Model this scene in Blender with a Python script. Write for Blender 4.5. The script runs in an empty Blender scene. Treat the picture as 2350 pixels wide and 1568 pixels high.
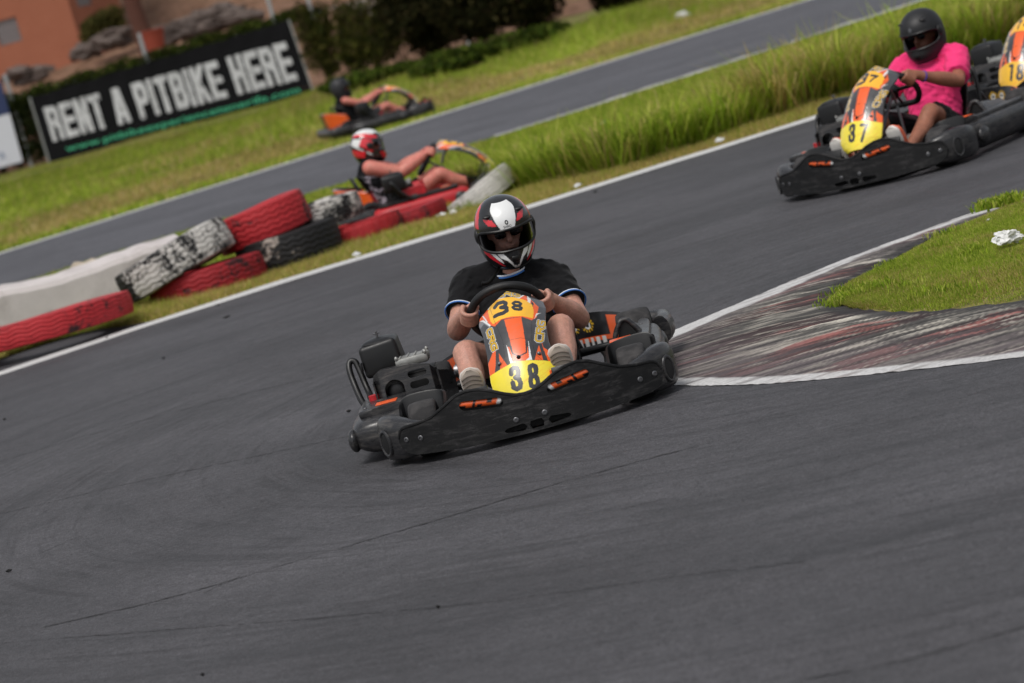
import bpy, bmesh, math, random
import numpy as np
from mathutils import Matrix, Vector, noise as mnoise

random.seed(7)
RNG = np.random.default_rng(11)
SC = bpy.context.scene
COL = SC.collection

# ------------------------------------------------------------------ camera
CAM_H, CAM_F, CAM_PITCH, CAM_ROLL = 1.9, 7500.0, math.atan(801 / 7500.0), math.radians(15.5)
cam_d = bpy.data.cameras.new('camera')
cam = bpy.data.objects.new('camera', cam_d)
COL.objects.link(cam)
_cp, _sp, _cr, _sr = math.cos(CAM_PITCH), math.sin(CAM_PITCH), math.cos(CAM_ROLL), math.sin(CAM_ROLL)
_up0 = Vector((0, _sp, _cp)); _r0 = Vector((1, 0, 0)); _f = Vector((0, _cp, -_sp))
_cR = _r0 * _cr - _up0 * _sr; _cU = _r0 * _sr + _up0 * _cr
_m = Matrix(((_cR.x, _cU.x, -_f.x, 0), (_cR.y, _cU.y, -_f.y, 0), (_cR.z, _cU.z, -_f.z, CAM_H), (0, 0, 0, 1)))
cam.matrix_world = _m
cam_d.sensor_width = 36.0
cam_d.lens = CAM_F / 2350.0 * 36.0
cam_d.clip_start = 0.5
cam_d.clip_end = 3000.0
cam_d.dof.use_dof = True
cam_d.dof.focus_distance = 14.2
cam_d.dof.aperture_fstop = 3.7
SC.camera = cam

# ------------------------------------------------------------------ sky, sun, exposure (bright overcast)
SUN_EL, SUN_AZ = math.radians(62), math.radians(-150)   # azimuth measured from +Y towards +X
w = bpy.data.worlds.new('World'); SC.world = w; w.use_nodes = True
nt = w.node_tree
for n in list(nt.nodes): nt.nodes.remove(n)
sky = nt.nodes.new('ShaderNodeTexSky'); sky.sky_type = 'NISHITA'; sky.sun_disc = False
sky.sun_elevation = SUN_EL; sky.sun_rotation = SUN_AZ
sky.air_density = 1.0; sky.dust_density = 3.0; sky.ozone_density = 1.0
hs = nt.nodes.new('ShaderNodeHueSaturation'); hs.inputs['Saturation'].default_value = 0.25
bg = nt.nodes.new('ShaderNodeBackground'); bg.inputs['Strength'].default_value = 0.118
wo = nt.nodes.new('ShaderNodeOutputWorld')
nt.links.new(sky.outputs[0], hs.inputs['Color']); nt.links.new(hs.outputs[0], bg.inputs['Color']); nt.links.new(bg.outputs[0], wo.inputs['Surface'])
sd = bpy.data.lights.new('sun', 'SUN'); sd.energy = 1.5; sd.angle = math.radians(22); sd.color = (1.0, 0.96, 0.91)
so = bpy.data.objects.new('sun', sd); COL.objects.link(so)
_dir = Vector((math.sin(SUN_AZ) * math.cos(SUN_EL), math.cos(SUN_AZ) * math.cos(SUN_EL), math.sin(SUN_EL)))
so.rotation_euler = _dir.to_track_quat('Z', 'Y').to_euler()
so.location = (0, 0, 30)
vs = SC.view_settings
vs.view_transform = 'Standard'; vs.look = 'None'; vs.gamma = 1.0; vs.exposure = 0.18
SC.cycles.max_bounces = 6
SC.cycles.use_denoising = True

# ------------------------------------------------------------------ helpers: colour, nodes, meshes
def lin(c):
    return tuple(((v / 255.0) / 12.92 if v / 255.0 <= 0.04045 else (((v / 255.0) + 0.055) / 1.055) ** 2.4) for v in c)

def px_ground(x, y, z=0.0):
    """place on the plane of height z that the photograph shows at (x, y) of a 2350 px wide picture"""
    dx, dy = x - 1175.0, y - 784.0
    u = dx * _cr - dy * _sr; v = dx * _sr + dy * _cr
    d = np.array([u, CAM_F * _cp - v * _sp, -CAM_F * _sp - v * _cp])
    t = (z - CAM_H) / d[2]
    return np.array([0, 0, CAM_H]) + d * t

def px_depth(x, y, Y):
    dx, dy = x - 1175.0, y - 784.0
    u = dx * _cr - dy * _sr; v = dx * _sr + dy * _cr
    d = np.array([u, CAM_F * _cp - v * _sp, -CAM_F * _sp - v * _cp])
    return np.array([0, 0, CAM_H]) + d * (Y / d[1])

def gp(pts): return [tuple(px_ground(*p)[:2]) for p in pts]

def smooth01(a, b, x):
    t = np.clip((np.asarray(x, float) - a) / (b - a), 0, 1)
    return t * t * (3 - 2 * t)

class NB:
    """small node-tree builder"""
    def __init__(s, name):
        s.m = bpy.data.materials.new(name); s.m.use_nodes = True
        s.t = s.m.node_tree
        for n in list(s.t.nodes): s.t.nodes.remove(n)
        s.out = s.t.nodes.new('ShaderNodeOutputMaterial')
    def n(s, typ, **kw):
        nd = s.t.nodes.new(typ)
        for k, v in kw.items():
            if k in nd.inputs: nd.inputs[k].default_value = v
            else: setattr(nd, k, v)
        return nd
    def l(s, a, b): s.t.links.new(a, b)
    def noise(s, vec, scale, detail=4.0, rough=0.55, dist=0.0):
        nd = s.n('ShaderNodeTexNoise'); nd.inputs['Scale'].default_value = scale
        nd.inputs['Detail'].default_value = detail; nd.inputs['Roughness'].default_value = rough
        nd.inputs['Distortion'].default_value = dist
        if vec is not None: s.l(vec, nd.inputs['Vector'])
        return nd.outputs['Fac']
    def ramp(s, fac, stops):
        r = s.n('ShaderNodeValToRGB'); e = r.color_ramp.elements
        while len(e) < len(stops): e.new(0.5)
        for el, (p, c) in zip(e, stops):
            el.position = p; el.color = (c, c, c, 1) if isinstance(c, (int, float)) else (*c, 1)
        s.l(fac, r.inputs['Fac']); return r.outputs['Color']
    def mix(s, fac, a, b, mode='MIX'):
        m = s.n('ShaderNodeMix', data_type='RGBA', blend_type=mode)
        for sock, v in ((m.inputs['Factor'], fac), (m.inputs[6], a), (m.inputs[7], b)):
            if isinstance(v, (int, float)): sock.default_value = v
            elif isinstance(v, tuple): sock.default_value = (*v, 1) if len(v) == 3 else v
            else: s.l(v, sock)
        return m.outputs[2]
    def math(s, op, a, b=None):
        m = s.n('ShaderNodeMath', operation=op)
        for i, v in enumerate((a, b)):
            if v is None: continue
            if isinstance(v, (int, float)): m.inputs[i].default_value = v
            else: s.l(v, m.inputs[i])
        return m.outputs[0]
    def bump(s, h, strength=0.3, dist=0.01):
        b = s.n('ShaderNodeBump'); b.inputs['Strength'].default_value = strength; b.inputs['Distance'].default_value = dist
        s.l(h, b.inputs['Height']); return b.outputs['Normal']
    def done(s, color, rough=0.6, metal=0.0, normal=None, spec=0.5, coat=0.0):
        p = s.n('ShaderNodeBsdfPrincipled')
        for k, v in (('Base Color', color), ('Roughness', rough), ('Metallic', metal)):
            if isinstance(v, (int, float)): p.inputs[k].default_value = v
            elif isinstance(v, tuple): p.inputs[k].default_value = (*v, 1)
            else: s.l(v, p.inputs[k])
        p.inputs['Specular IOR Level'].default_value = spec
        if coat: p.inputs['Coat Weight'].default_value = coat; p.inputs['Coat Roughness'].default_value = 0.12
        if normal is not None: s.l(normal, p.inputs['Normal'])
        s.l(p.outputs[0], s.out.inputs['Surface']); return s.m

def objpos(b):
    return b.n('ShaderNodeTexCoord').outputs['Object']
def worldpos(b):
    return b.n('ShaderNodeNewGeometry').outputs['Position']

def simple(name, rgb, rough=0.6, metal=0.0, var=0.18, scale=18.0, bump=0.15, spec=0.5, coat=0.0, dirt=None, dirt_amt=0.5):
    """plain material with uneven colour, fine relief and optional dust"""
    b = NB(name); c = lin(rgb); p = objpos(b)
    n1 = b.noise(p, scale, 5)
    dark = tuple(v * (1 - var) for v in c); lite = tuple(min(1, v * (1 + var)) for v in c)
    colr = b.mix(n1, dark, lite)
    if dirt is not None:
        n2 = b.noise(p, scale * 0.45, 8, 0.7, 0.4)
        colr = b.mix(b.ramp(n2, [(0.48, 0.0), (0.78, dirt_amt)]), colr, lin(dirt))
    n3 = b.noise(p, scale * 9, 3)
    rr = b.ramp(n1, [(0.2, max(0.0, rough - 0.1)), (0.8, min(1.0, rough + 0.12))])
    return b.done(colr, rr, metal, b.bump(n3, bump, 0.002), spec, coat)

def attr_mat(name, rough=0.4, spec=0.5, coat=0.0, var=0.12, scale=30.0, dirt=None, dirt_amt=0.4, bump=0.08, transl=0.0):
    """colour from the mesh's printed / per-piece colour attribute"""
    b = NB(name); a = b.n('ShaderNodeAttribute', attribute_name='Col'); p = objpos(b)
    n1 = b.noise(p, scale, 4)
    c = b.mix(1.0, a.outputs['Color'], b.ramp(n1, [(0.25, 1 - var), (0.75, 1 + var * 0.4)]), 'MULTIPLY')
    if dirt is not None:
        n2 = b.noise(p, scale * 0.6, 8, 0.75, 0.6)
        c = b.mix(b.ramp(n2, [(0.52, 0.0), (0.75, dirt_amt)]), c, lin(dirt))
    if transl:
        d = b.n('ShaderNodeBsdfDiffuse'); t = b.n('ShaderNodeBsdfTranslucent'); mx = b.n('ShaderNodeMixShader')
        b.l(c, d.inputs['Color']); b.l(c, t.inputs['Color']); mx.inputs[0].default_value = transl
        b.l(d.outputs[0], mx.inputs[1]); b.l(t.outputs[0], mx.inputs[2]); b.l(mx.outputs[0], b.out.inputs['Surface'])
        return b.m
    nrm = b.bump(b.noise(p, scale * 6, 3), bump, 0.002)
    return b.done(c, rough, 0.0, nrm, spec, coat)

def mesh(name, V, F, mat=None, smooth=True, cols=None, sharp=42):
    me = bpy.data.meshes.new(name)
    V = np.asarray(V, float)
    if isinstance(F, np.ndarray):
        k = F.shape[1]; nf = len(F)
        me.vertices.add(len(V)); me.vertices.foreach_set('co', V.ravel())
        me.loops.add(nf * k); me.loops.foreach_set('vertex_index', F.astype(np.int32).ravel())
        me.polygons.add(nf); me.polygons.foreach_set('loop_start', np.arange(0, nf * k, k, dtype=np.int32))
        me.update(calc_edges=True)
    else:
        me.from_pydata([tuple(v) for v in V], [], [tuple(f) for f in F])
    if smooth: me.polygons.foreach_set('use_smooth', np.ones(len(me.polygons), bool))
    if cols is not None:
        at = me.color_attributes.new('Col', 'FLOAT_COLOR', 'POINT')
        c = np.ones((len(V), 4), np.float32); c[:, :3] = cols; at.data.foreach_set('color', c.ravel())
    if mat: me.materials.append(mat)
    me.update()
    if smooth and sharp and len(me.polygons) < 40000:
        me.set_sharp_from_angle(angle=math.radians(sharp))
    return me

def link(name, me, parent=None, loc=None, rz=None):
    o = bpy.data.objects.new(name, me); COL.objects.link(o)
    if parent: o.parent = parent
    if loc is not None: o.location = loc
    if rz is not None: o.rotation_euler = (0, 0, rz)
    return o

def tag(o, label=None, cat=None, group=None, kind=None):
    if label: o['label'] = label
    if cat: o['category'] = cat
    if group: o['group'] = group
    if kind: o['kind'] = kind
    return o

def joinm(parts):
    """merge (V, F) lists into one"""
    VV, FF, k = [], [], 0
    for V, F in parts:
        VV.append(np.asarray(V, float)); FF += [tuple(int(i) + k for i in f) for f in F]; k += len(V)
    return np.concatenate(VV), FF

def loft(secs, cap=True):
    secs = [np.asarray(s, float) for s in secs]; n = len(secs[0]); V = np.concatenate(secs); F = []
    for i in range(len(secs) - 1):
        for j in range(n):
            a, b = i * n + j, i * n + (j + 1) % n
            F.append((a, b, b + n, a + n))
    if cap:
        F.append(tuple(range(n))[::-1]); F.append(tuple(range((len(secs) - 1) * n, len(secs) * n)))
    return V, F

def catmull(P, k=6, closed=False):
    P = np.asarray(P, float); n = len(P); out = []
    rng = range(n) if closed else range(n - 1)
    for i in rng:
        if closed: p0, p1, p2, p3 = P[(i - 1) % n], P[i], P[(i + 1) % n], P[(i + 2) % n]
        else: p0, p1, p2, p3 = P[max(i - 1, 0)], P[i], P[i + 1], P[min(i + 2, n - 1)]
        for j in range(k):
            t = j / k
            out.append(0.5 * ((2 * p1) + (-p0 + p2) * t + (2 * p0 - 5 * p1 + 4 * p2 - p3) * t * t + (-p0 + 3 * p1 - 3 * p2 + p3) * t ** 3))
    if not closed: out.append(P[-1])
    return np.array(out)

def tube(P, R, n=10, sm=5, closed=False, flat=None, ref=None, cap=True):
    """swept tube; P rows may be points, R scalar or per point; flat squeezes one axis"""
    P = np.asarray(P, float); R = np.full(len(P), R, float) if np.isscalar(R) else np.asarray(R, float)
    Q = np.column_stack([P, R])
    if sm > 1: Q = catmull(Q, sm, closed)
    P, R = Q[:, :3], Q[:, 3]; m = len(P)
    T = np.gradient(P, axis=0) if not closed else np.roll(P, -1, 0) - np.roll(P, 1, 0)
    T /= np.linalg.norm(T, axis=1)[:, None] + 1e-12
    r = np.array(ref if ref is not None else ([0, 0, 1] if abs(T[0][2]) < 0.9 else [0, 1, 0]), float)
    secs = []
    for i in range(m):
        u = r - T[i] * np.dot(r, T[i]); u /= np.linalg.norm(u) + 1e-12; v = np.cross(T[i], u)
        if ref is None: r = u
        a = np.linspace(0, 2 * math.pi, n, endpoint=False)
        fu, fv = (1, 1) if flat is None else flat
        secs.append(P[i] + R[i] * (np.cos(a)[:, None] * u * fu + np.sin(a)[:, None] * v * fv))
    if closed:
        V = np.concatenate(secs); F = []
        for i in range(m):
            for j in range(n):
                a_, b_ = i * n + j, i * n + (j + 1) % n; k2 = ((i + 1) % m) * n
                F.append((a_, b_, k2 + (j + 1) % n, k2 + j))
        return V, F
    return loft(secs, cap)

def rbox(c, s, bev=0.01, seg=2, rot=None, taper=None):
    bm = bmesh.new(); bmesh.ops.create_cube(bm, size=1.0)
    for v in bm.verts:
        f = 1.0
        if taper and v.co.z > 0: f = taper
        v.co = Vector((v.co.x * s[0] * f, v.co.y * s[1] * f, v.co.z * s[2]))
    bev = min(bev, min(s) * 0.45)
    bmesh.ops.bevel(bm, geom=bm.edges[:], offset=bev, segments=seg, affect='EDGES', profile=0.5)
    M = Matrix.Translation(Vector(c)) @ (rot.to_4x4() if rot is not None else Matrix.Identity(4))
    bm.transform(M); bm.verts.index_update()
    V = np.array([v.co[:] for v in bm.verts]); F = [tuple(v.index for v in f.verts) for f in bm.faces]
    bm.free(); return V, F

def ellipsoid(c, r, nu=16, nv=12, rot=None):
    V = []; F = []
    for i in range(nv + 1):
        ph = math.pi * i / nv
        for j in range(nu):
            th = 2 * math.pi * j / nu
            V.append((r[0] * math.sin(ph) * math.cos(th), r[1] * math.sin(ph) * math.sin(th), r[2] * math.cos(ph)))
    for i in range(nv):
        for j in range(nu):
            a, b = i * nu + j, i * nu + (j + 1) % nu
            F.append((a, a + nu, b + nu, b))
    V = np.array(V)
    if rot is not None: V = V @ np.array(rot).T
    return V + np.array(c), F

def lathe_x(prof, c, n=32):
    """profile [(x, r)] turned about the x axis through c"""
    secs = []
    for x, r in prof:
        a = np.linspace(0, 2 * math.pi, n, endpoint=False)
        secs.append(np.column_stack([np.full(n, x), r * np.cos(a), r * np.sin(a)]) + np.array(c))
    return loft(secs)

def columns_plate(xs, spans, surf, thick, flip=False):
    """plate made of columns: spans(x) -> list of (z0, z1); surf(x, z) -> point; thick vector function offset along n"""
    V, F = [], []
    def vid(p): V.append(p); return len(V) - 1
    prev = None
    for x in xs:
        sp = spans(x); cur = []
        for z0, z1 in sp:
            zs = np.linspace(z0, z1, 5)
            fr = [vid(np.array(surf(x, z))) for z in zs]; bk = [vid(np.array(surf(x, z)) + np.array(thick(x, z))) for z in zs]
            cur.append((fr, bk))
        if prev is not None and len(prev) == len(cur):
            for (f0, b0), (f1, b1) in zip(prev, cur):
                for i in range(4):
                    F.append((f0[i], f1[i], f1[i + 1], f0[i + 1])); F.append((b0[i], b0[i + 1], b1[i + 1], b1[i]))
                F.append((f0[0], b0[0], b1[0], f1[0])); F.append((f0[-1], f1[-1], b1[-1], b0[-1]))
        elif prev is not None:
            # spans change: bridge the outer envelope where the counts differ
            def ends(c):
                for fr, bk in c: F.append((fr[0], fr[1], bk[1], bk[0])); F.append((fr[1], fr[2], bk[2], bk[1])); F.append((fr[2], fr[3], bk[3], bk[2])); F.append((fr[3], fr[4], bk[4], bk[3]))
            ends(prev); ends(cur)
        prev = cur
    return np.array(V), F

def voxel_union(parts, voxel, smooth_it=4, disp=None):
    V, F = joinm(parts)
    me = bpy.data.meshes.new('tmp'); me.from_pydata([tuple(v) for v in V], [], F); me.update()
    bm = bmesh.new(); bm.from_mesh(me); bmesh.ops.recalc_face_normals(bm, faces=bm.faces[:]); bm.to_mesh(me); bm.free()
    o = bpy.data.objects.new('tmp', me); COL.objects.link(o)
    r = o.modifiers.new('r', 'REMESH'); r.mode = 'VOXEL'; r.voxel_size = voxel
    s = o.modifiers.new('s', 'SMOOTH'); s.iterations = smooth_it; s.factor = 0.5
    dg = bpy.context.evaluated_depsgraph_get(); dg.update()
    ev = o.evaluated_get(dg); em = ev.to_mesh()
    nV = len(em.vertices); co = np.empty(nV * 3); em.vertices.foreach_get('co', co); co = co.reshape(-1, 3)
    no = np.empty(nV * 3); em.vertices.foreach_get('normal', no); no = no.reshape(-1, 3)
    Fq = [tuple(p.vertices) for p in em.polygons]
    ev.to_mesh_clear(); bpy.data.objects.remove(o); bpy.data.meshes.remove(me)
    if disp is not None: co = co + no * disp(co)[:, None]
    return co, Fq

# ------------------------------------------------------------------ flat print: polylines, polygons
def d_poly(P, pts):
    """distance from each P (n,2) to the polyline pts"""
    d = np.full(len(P), 1e9)
    for a, b in zip(pts[:-1], pts[1:]):
        a = np.array(a, float); b = np.array(b, float); ab = b - a; L = max(ab @ ab, 1e-12)
        t = np.clip(((P - a) @ ab) / L, 0, 1)
        d = np.minimum(d, np.linalg.norm(P - (a + t[:, None] * ab), axis=1))
    return d
def in_poly(P, poly):
    x, y = P[:, 0], P[:, 1]; c = np.zeros(len(P), bool); n = len(poly); j = n - 1
    for i in range(n):
        xi, yi = poly[i]; xj, yj = poly[j]
        with np.errstate(divide='ignore', invalid='ignore'):
            c ^= ((yi > y) != (yj > y)) & (x < (xj - xi) * (y - yi) / (yj - yi + 1e-12) + xi)
        j = i
    return c
LETTER = {  # strokes in a unit box, y down
 'C': [[(1, .0), (.2, .0), (0, .25), (0, .75), (.2, 1), (1, 1)]],
 'R': [[(0, 1), (0, 0), (.85, 0), (1, .2), (.85, .5), (0.1, .5)], [(.5, .5), (1, 1)]],
 'G': [[(1, .0), (.2, .0), (0, .25), (0, .75), (.2, 1), (1, 1), (1, .5), (.55, .5)]],
}
def font_mesh(txt, size=1.0, fat=0.0):
    """outline letters of the built-in typeface as a flat mesh (V2, F)"""
    cu = bpy.data.curves.new('t', 'FONT'); cu.body = txt; cu.size = size; cu.offset = fat; cu.align_x = 'CENTER'; cu.align_y = 'CENTER'
    o = bpy.data.objects.new('t', cu); COL.objects.link(o)
    dg = bpy.context.evaluated_depsgraph_get(); dg.update()
    ev = o.evaluated_get(dg); em = ev.to_mesh()
    V = np.array([v.co[:] for v in em.vertices]); F = [tuple(p.vertices) for p in em.polygons]
    ev.to_mesh_clear(); bpy.data.objects.remove(o); bpy.data.curves.remove(cu)
    return V, F
# ------------------------------------------------------------------ 2-D value noise for placing and colouring pieces
def vnoise(x, y, seed=0):
    x = np.asarray(x, float); y = np.asarray(y, float)
    xi = np.floor(x).astype(np.int64); yi = np.floor(y).astype(np.int64); fx = x - xi; fy = y - yi
    fx = fx * fx * (3 - 2 * fx); fy = fy * fy * (3 - 2 * fy)
    def h(a, b):
        n = (a * 374761393 + b * 668265263 + seed * 1442695041) & 0x7fffffff
        n = ((n ^ (n >> 13)) * 1274126177) & 0x7fffffff
        return ((n ^ (n >> 16)) & 0xffff) / 65535.0
    return (h(xi, yi) * (1 - fx) + h(xi + 1, yi) * fx) * (1 - fy) + (h(xi, yi + 1) * (1 - fx) + h(xi + 1, yi + 1) * fx) * fy
def fbm(x, y, o=4, seed=0):
    a, s, t = 0.5, 0.0, 0.0
    for i in range(o):
        s = s + a * vnoise(np.asarray(x) * 2 ** i, np.asarray(y) * 2 ** i, seed + i * 17); t += a; a *= 0.5
    return s / t

# ------------------------------------------------------------------ plan of the circuit (metres; x right, y away)
W1 = np.array([(-60, -10), (-30, 6), (-15, 17.4), (-8, 22.8), (-5.4, 24.6), (-3.94, 25.6), (-2.89, 26.4), (-1.74, 27.05), (-0.02, 27.62), (0.51, 27.86), (1.59, 28.38), (3.08, 29.05), (4.17, 29.55), (4.99, 29.9), (8, 31.2), (15, 34), (30, 38.5), (60, 45)])
BL = np.array([(-60, 2), (-30, 18), (-15, 30), (-8, 36.4), (-5.6, 38.4), (-4.0, 39.8), (-1.5, 41.4), (0.63, 42.4), (1.67, 43.15), (2.76, 44.05), (3.69, 44.85), (5.1, 46.05), (6.7, 47.6), (10, 50.2), (20, 57), (60, 76)])
BU = np.array([(-60, 8), (-30, 27), (-15, 41.5), (-9, 47.6), (-7.1, 49.4), (-3.9, 52.6), (-1.85, 54.6), (-0.14, 56.6), (3.1, 59.8), (7.3, 63.6), (12, 67.6), (20, 73.6), (60, 92)])
def cv(C, x): return np.interp(x, C[:, 0], C[:, 1])
def edge_y(x):   # far edge of the near asphalt: widens past the line on the left
    return cv(W1, x) + 0.24 + 1.5 * smooth01(-2.7, -3.6, x)

# ------------------------------------------------------------------ materials of the ground
def asphalt_mat(name, base, cx, cy, grain=1.0):
    b = NB(name); p = worldpos(b)
    sep = b.n('ShaderNodeSeparateXYZ'); b.l(p, sep.inputs[0])
    dx = b.math('SUBTRACT', sep.outputs[0], cx); dy = b.math('SUBTRACT', sep.outputs[1], cy)
    r = b.math('SQRT', b.math('ADD', b.math('MULTIPLY', dx, dx), b.math('MULTIPLY', dy, dy)))
    th = b.math('ARCTAN2', dy, dx)
    com = b.n('ShaderNodeCombineXYZ'); b.l(b.math('MULTIPLY', r, 3.4), com.inputs[0]); b.l(b.math('MULTIPLY', th, 2.6), com.inputs[1])
    patch = b.noise(p, 0.35, 4, 0.6, 0.6); st0 = b.noise(com.outputs[0], 1.0, 7, 0.66, 0.9); st = b.math('ADD', b.math('MULTIPLY', st0, 0.72), b.math('MULTIPLY', patch, 0.28))              # rubber laid along the bends
    com2 = b.n('ShaderNodeCombineXYZ'); b.l(b.math('MULTIPLY', r, 16.0), com2.inputs[0]); b.l(b.math('MULTIPLY', th, 3.0), com2.inputs[1])
    st2 = b.math('ADD', b.math('MULTIPLY', b.noise(com2.outputs[0], 1.0, 5, 0.65, 0.5), 0.62), b.math('MULTIPLY', b.noise(p, 0.8, 3, 0.6), 0.38))
    blot = b.noise(p, 0.55, 5, 0.6)
    g1 = b.noise(p, 170.0 * grain, 3, 0.7); g2 = b.noise(p, 60.0 * grain, 4, 0.7)
    vor = b.n('ShaderNodeTexVoronoi'); vor.inputs['Scale'].default_value = 120.0 * grain; b.l(p, vor.inputs['Vector'])
    c = b.mix(b.ramp(blot, [(0.3, 0.0), (0.7, 1.0)]), tuple(v * 0.74 for v in base), tuple(v * 1.30 for v in base))
    c = b.mix(b.ramp(st, [(0.36, 0.75), (0.45, 0.25), (0.56, 0.0)]), c, tuple(v * 0.42 for v in base))
    c = b.mix(b.ramp(st2, [(0.40, 0.6), (0.5, 0.0)]), c, tuple(v * 0.5 for v in base))
    c = b.mix(1.0, c, b.ramp(g1, [(0.30, 0.42), (0.5, 0.95), (0.70, 2.0)]), 'MULTIPLY')
    c = b.mix(1.0, c, b.ramp(g2, [(0.32, 0.58), (0.68, 1.48)]), 'MULTIPLY')
    c = b.mix(b.ramp(vor.outputs['Distance'], [(0.0, 0.22), (0.28, 0.0)]), c, tuple(min(1, v * 2.2) for v in base))
    g3 = b.noise(p, 13.0 * grain, 9, 0.85, 0.3); c = b.mix(1.0, c, b.ramp(g3, [(0.34, 0.66), (0.5, 1.0), (0.66, 1.34)]), 'MULTIPLY')
    h = b.math('ADD', b.math('MULTIPLY', g1, 0.7), b.math('MULTIPLY', vor.outputs['Distance'], 0.8))
    rg = b.ramp(st, [(0.3, 0.58), (0.6, 0.80)])
    return b.done(c, rg, 0, b.bump(h, 0.55, 0.004), 0.4)

M_ASPH = asphalt_mat('near_asphalt', lin((67, 66, 69)), 2.7, 15.6)
M_ASPH2 = asphalt_mat('far_asphalt', lin((78, 78, 83)), 30.0, -20.0, 0.5)

def soil_mat():
    b = NB('grassy_soil'); p = worldpos(b)
    n1 = b.noise(p, 0.8, 6, 0.65); n2 = b.noise(p, 9.0, 5, 0.7)
    c = b.mix(b.ramp(n1, [(0.35, 0.0), (0.65, 1.0)]), lin((92, 98, 46)), lin((138, 128, 80)))
    c = b.mix(b.ramp(n2, [(0.35, 0.6), (0.6, 0.0)]), c, lin((58, 54, 34)))
    return b.done(c, 0.95, 0, b.bump(n2, 0.6, 0.03), 0.1)
M_SOIL = soil_mat()

def line_mat():
    b = NB('worn_white_paint'); p = worldpos(b)
    n1 = b.noise(p, 22.0, 8, 0.75); n2 = b.noise(p, 1.6, 4, 0.6); n3 = b.noise(p, 180.0, 2)
    c = b.mix(n2, lin((186, 186, 186)), lin((206, 205, 202)))
    wear = b.math('MULTIPLY', b.ramp(n1, [(0.54, 0.0), (0.68, 1.0)]), b.ramp(n2, [(0.3, 0.9), (0.7, 0.45)]))
    c = b.mix(wear, c, lin((112, 110, 112)))
    return b.done(c, 0.75, 0, b.bump(n3, 0.3, 0.003), 0.3)
M_LINE = line_mat()
M_CRACK = simple('tar_crack', (36, 35, 36), 0.9, var=0.4, scale=40)

# ------------------------------------------------------------------ ground and roads
def strip_mesh(name, xs, y0, y1, z, mat, ny=6, zf=None):
    xs = np.asarray(xs); V = []
    for x, a, c in zip(xs, y0, y1):
        for t in np.linspace(0, 1, ny): V.append((x, a + (c - a) * t, z))
    V = np.array(V)
    if zf is not None: V[:, 2] += zf(V[:, 0], V[:, 1])
    F = [(i * ny + j, (i + 1) * ny + j, (i + 1) * ny + j + 1, i * ny + j + 1) for i in range(len(xs) - 1) for j in range(ny - 1)]
    return mesh(name, V, F, mat)

def verge_h(x, y):   # far verge swells gently up to the hedge
    t = smooth01(0.6, 30.0, y - cv(BU, x))
    return t * 0.02 + 0.10 * t * (fbm(x * 0.4, y * 0.4, 3, 5) - 0.5) * 2

gx = np.concatenate([np.linspace(-1200, -70, 8), np.linspace(-60, 60, 161), np.linspace(70, 1200, 8)])
gy = np.concatenate([np.linspace(-400, -20, 6), np.linspace(-12, 160, 190), np.linspace(120, 1800, 10)])
GX, GY = np.meshgrid(gx, gy, indexing='ij')
GZ = -0.02 - 0.09 * smooth01(31, 31.8, GY) * smooth01(36, 33, GY) * (np.abs(GX + 0.5) < 3.2) + np.where(GY > cv(BU, GX) + 0.4, verge_h(GX, GY), 0) * (np.abs(GX) < 61)
nX, nY = len(gx), len(gy)
I = (np.arange(nX - 1)[:, None] * nY + np.arange(nY - 1)[None]).ravel()
tag(link('ground', mesh('ground', np.column_stack([GX.ravel(), GY.ravel(), GZ.ravel()]), np.column_stack([I, I + nY, I + nY + 1, I + 1]), M_SOIL)), kind='structure')

xs = np.concatenate([np.linspace(-60, -10, 30), np.linspace(-9.5, 12, 130), np.linspace(13, 60, 30)])
road = tag(link('road', strip_mesh('road', xs, np.full(len(xs), -12.0), edge_y(xs) + 0.03 * (fbm(xs * 3, xs * 0, 3, 2) - 0.5), 0.0, M_ASPH, 30)), kind='structure')
back_road = tag(link('back_road', strip_mesh('back_road', xs, cv(BL, xs) + 0.25 * (fbm(xs * 1.3, xs * 0, 3, 8) - 0.5), cv(BU, xs), 0.0, M_ASPH2, 8)), kind='structure')
def wavy(x, s, a): return a * (fbm(x * 2.2, x * 0 + s, 4, 31 + s) - 0.5)
link('edge_line', strip_mesh('edge_line', xs, cv(W1, xs) - 0.22 + wavy(xs, 1, 0.10), cv(W1, xs) + 0.22 + wavy(xs, 2, 0.16), 0.004, M_LINE, 2), road)
link('edge_line', strip_mesh('edge_line', xs, cv(BU, xs) - 0.62, cv(BU, xs) - 0.06, 0.004, M_LINE, 2), back_road)
link('edge_line', strip_mesh('edge_line', xs[90:], cv(BL, xs[90:]) + 0.10 + wavy(xs[90:], 3, 0.5), cv(BL, xs[90:]) + 0.45 + wavy(xs[90:], 4, 0.9), 0.004, M_LINE, 2), back_road)

def ribbon(pts, wid, z, mat, seed, wob=0.012, parent=None, name='crack'):
    P = catmull(np.array(pts, float), 40); n = len(P)
    s = np.arange(n) * 0.35
    T = np.gradient(P, axis=0); T /= np.linalg.norm(T, axis=1)[:, None]; N = np.column_stack([-T[:, 1], T[:, 0]])
    off = (fbm(s, s * 0, 4, seed) - 0.5) * 2 * wob
    wd = wid * 0.5 * (0.25 + 1.1 * fbm(s * 2.7, s * 0 + 3, 3, seed + 3)); wd[0] = wd[-1] = 0.0005
    wd *= smooth01(0.2, 0.5, fbm(s * 0.5, s * 0, 3, seed + 9)) * 0.7 + 0.3
    C = P + N * off[:, None]
    V = np.concatenate([np.column_stack([C + N * wd[:, None], np.full(n, z)]), np.column_stack([C - N * wd[:, None], np.full(n, z)])])
    F = [(i, i + 1, n + i + 1, n + i) for i in range(n - 1)]
    return link(name, mesh(name, V, F, mat), parent)
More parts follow.
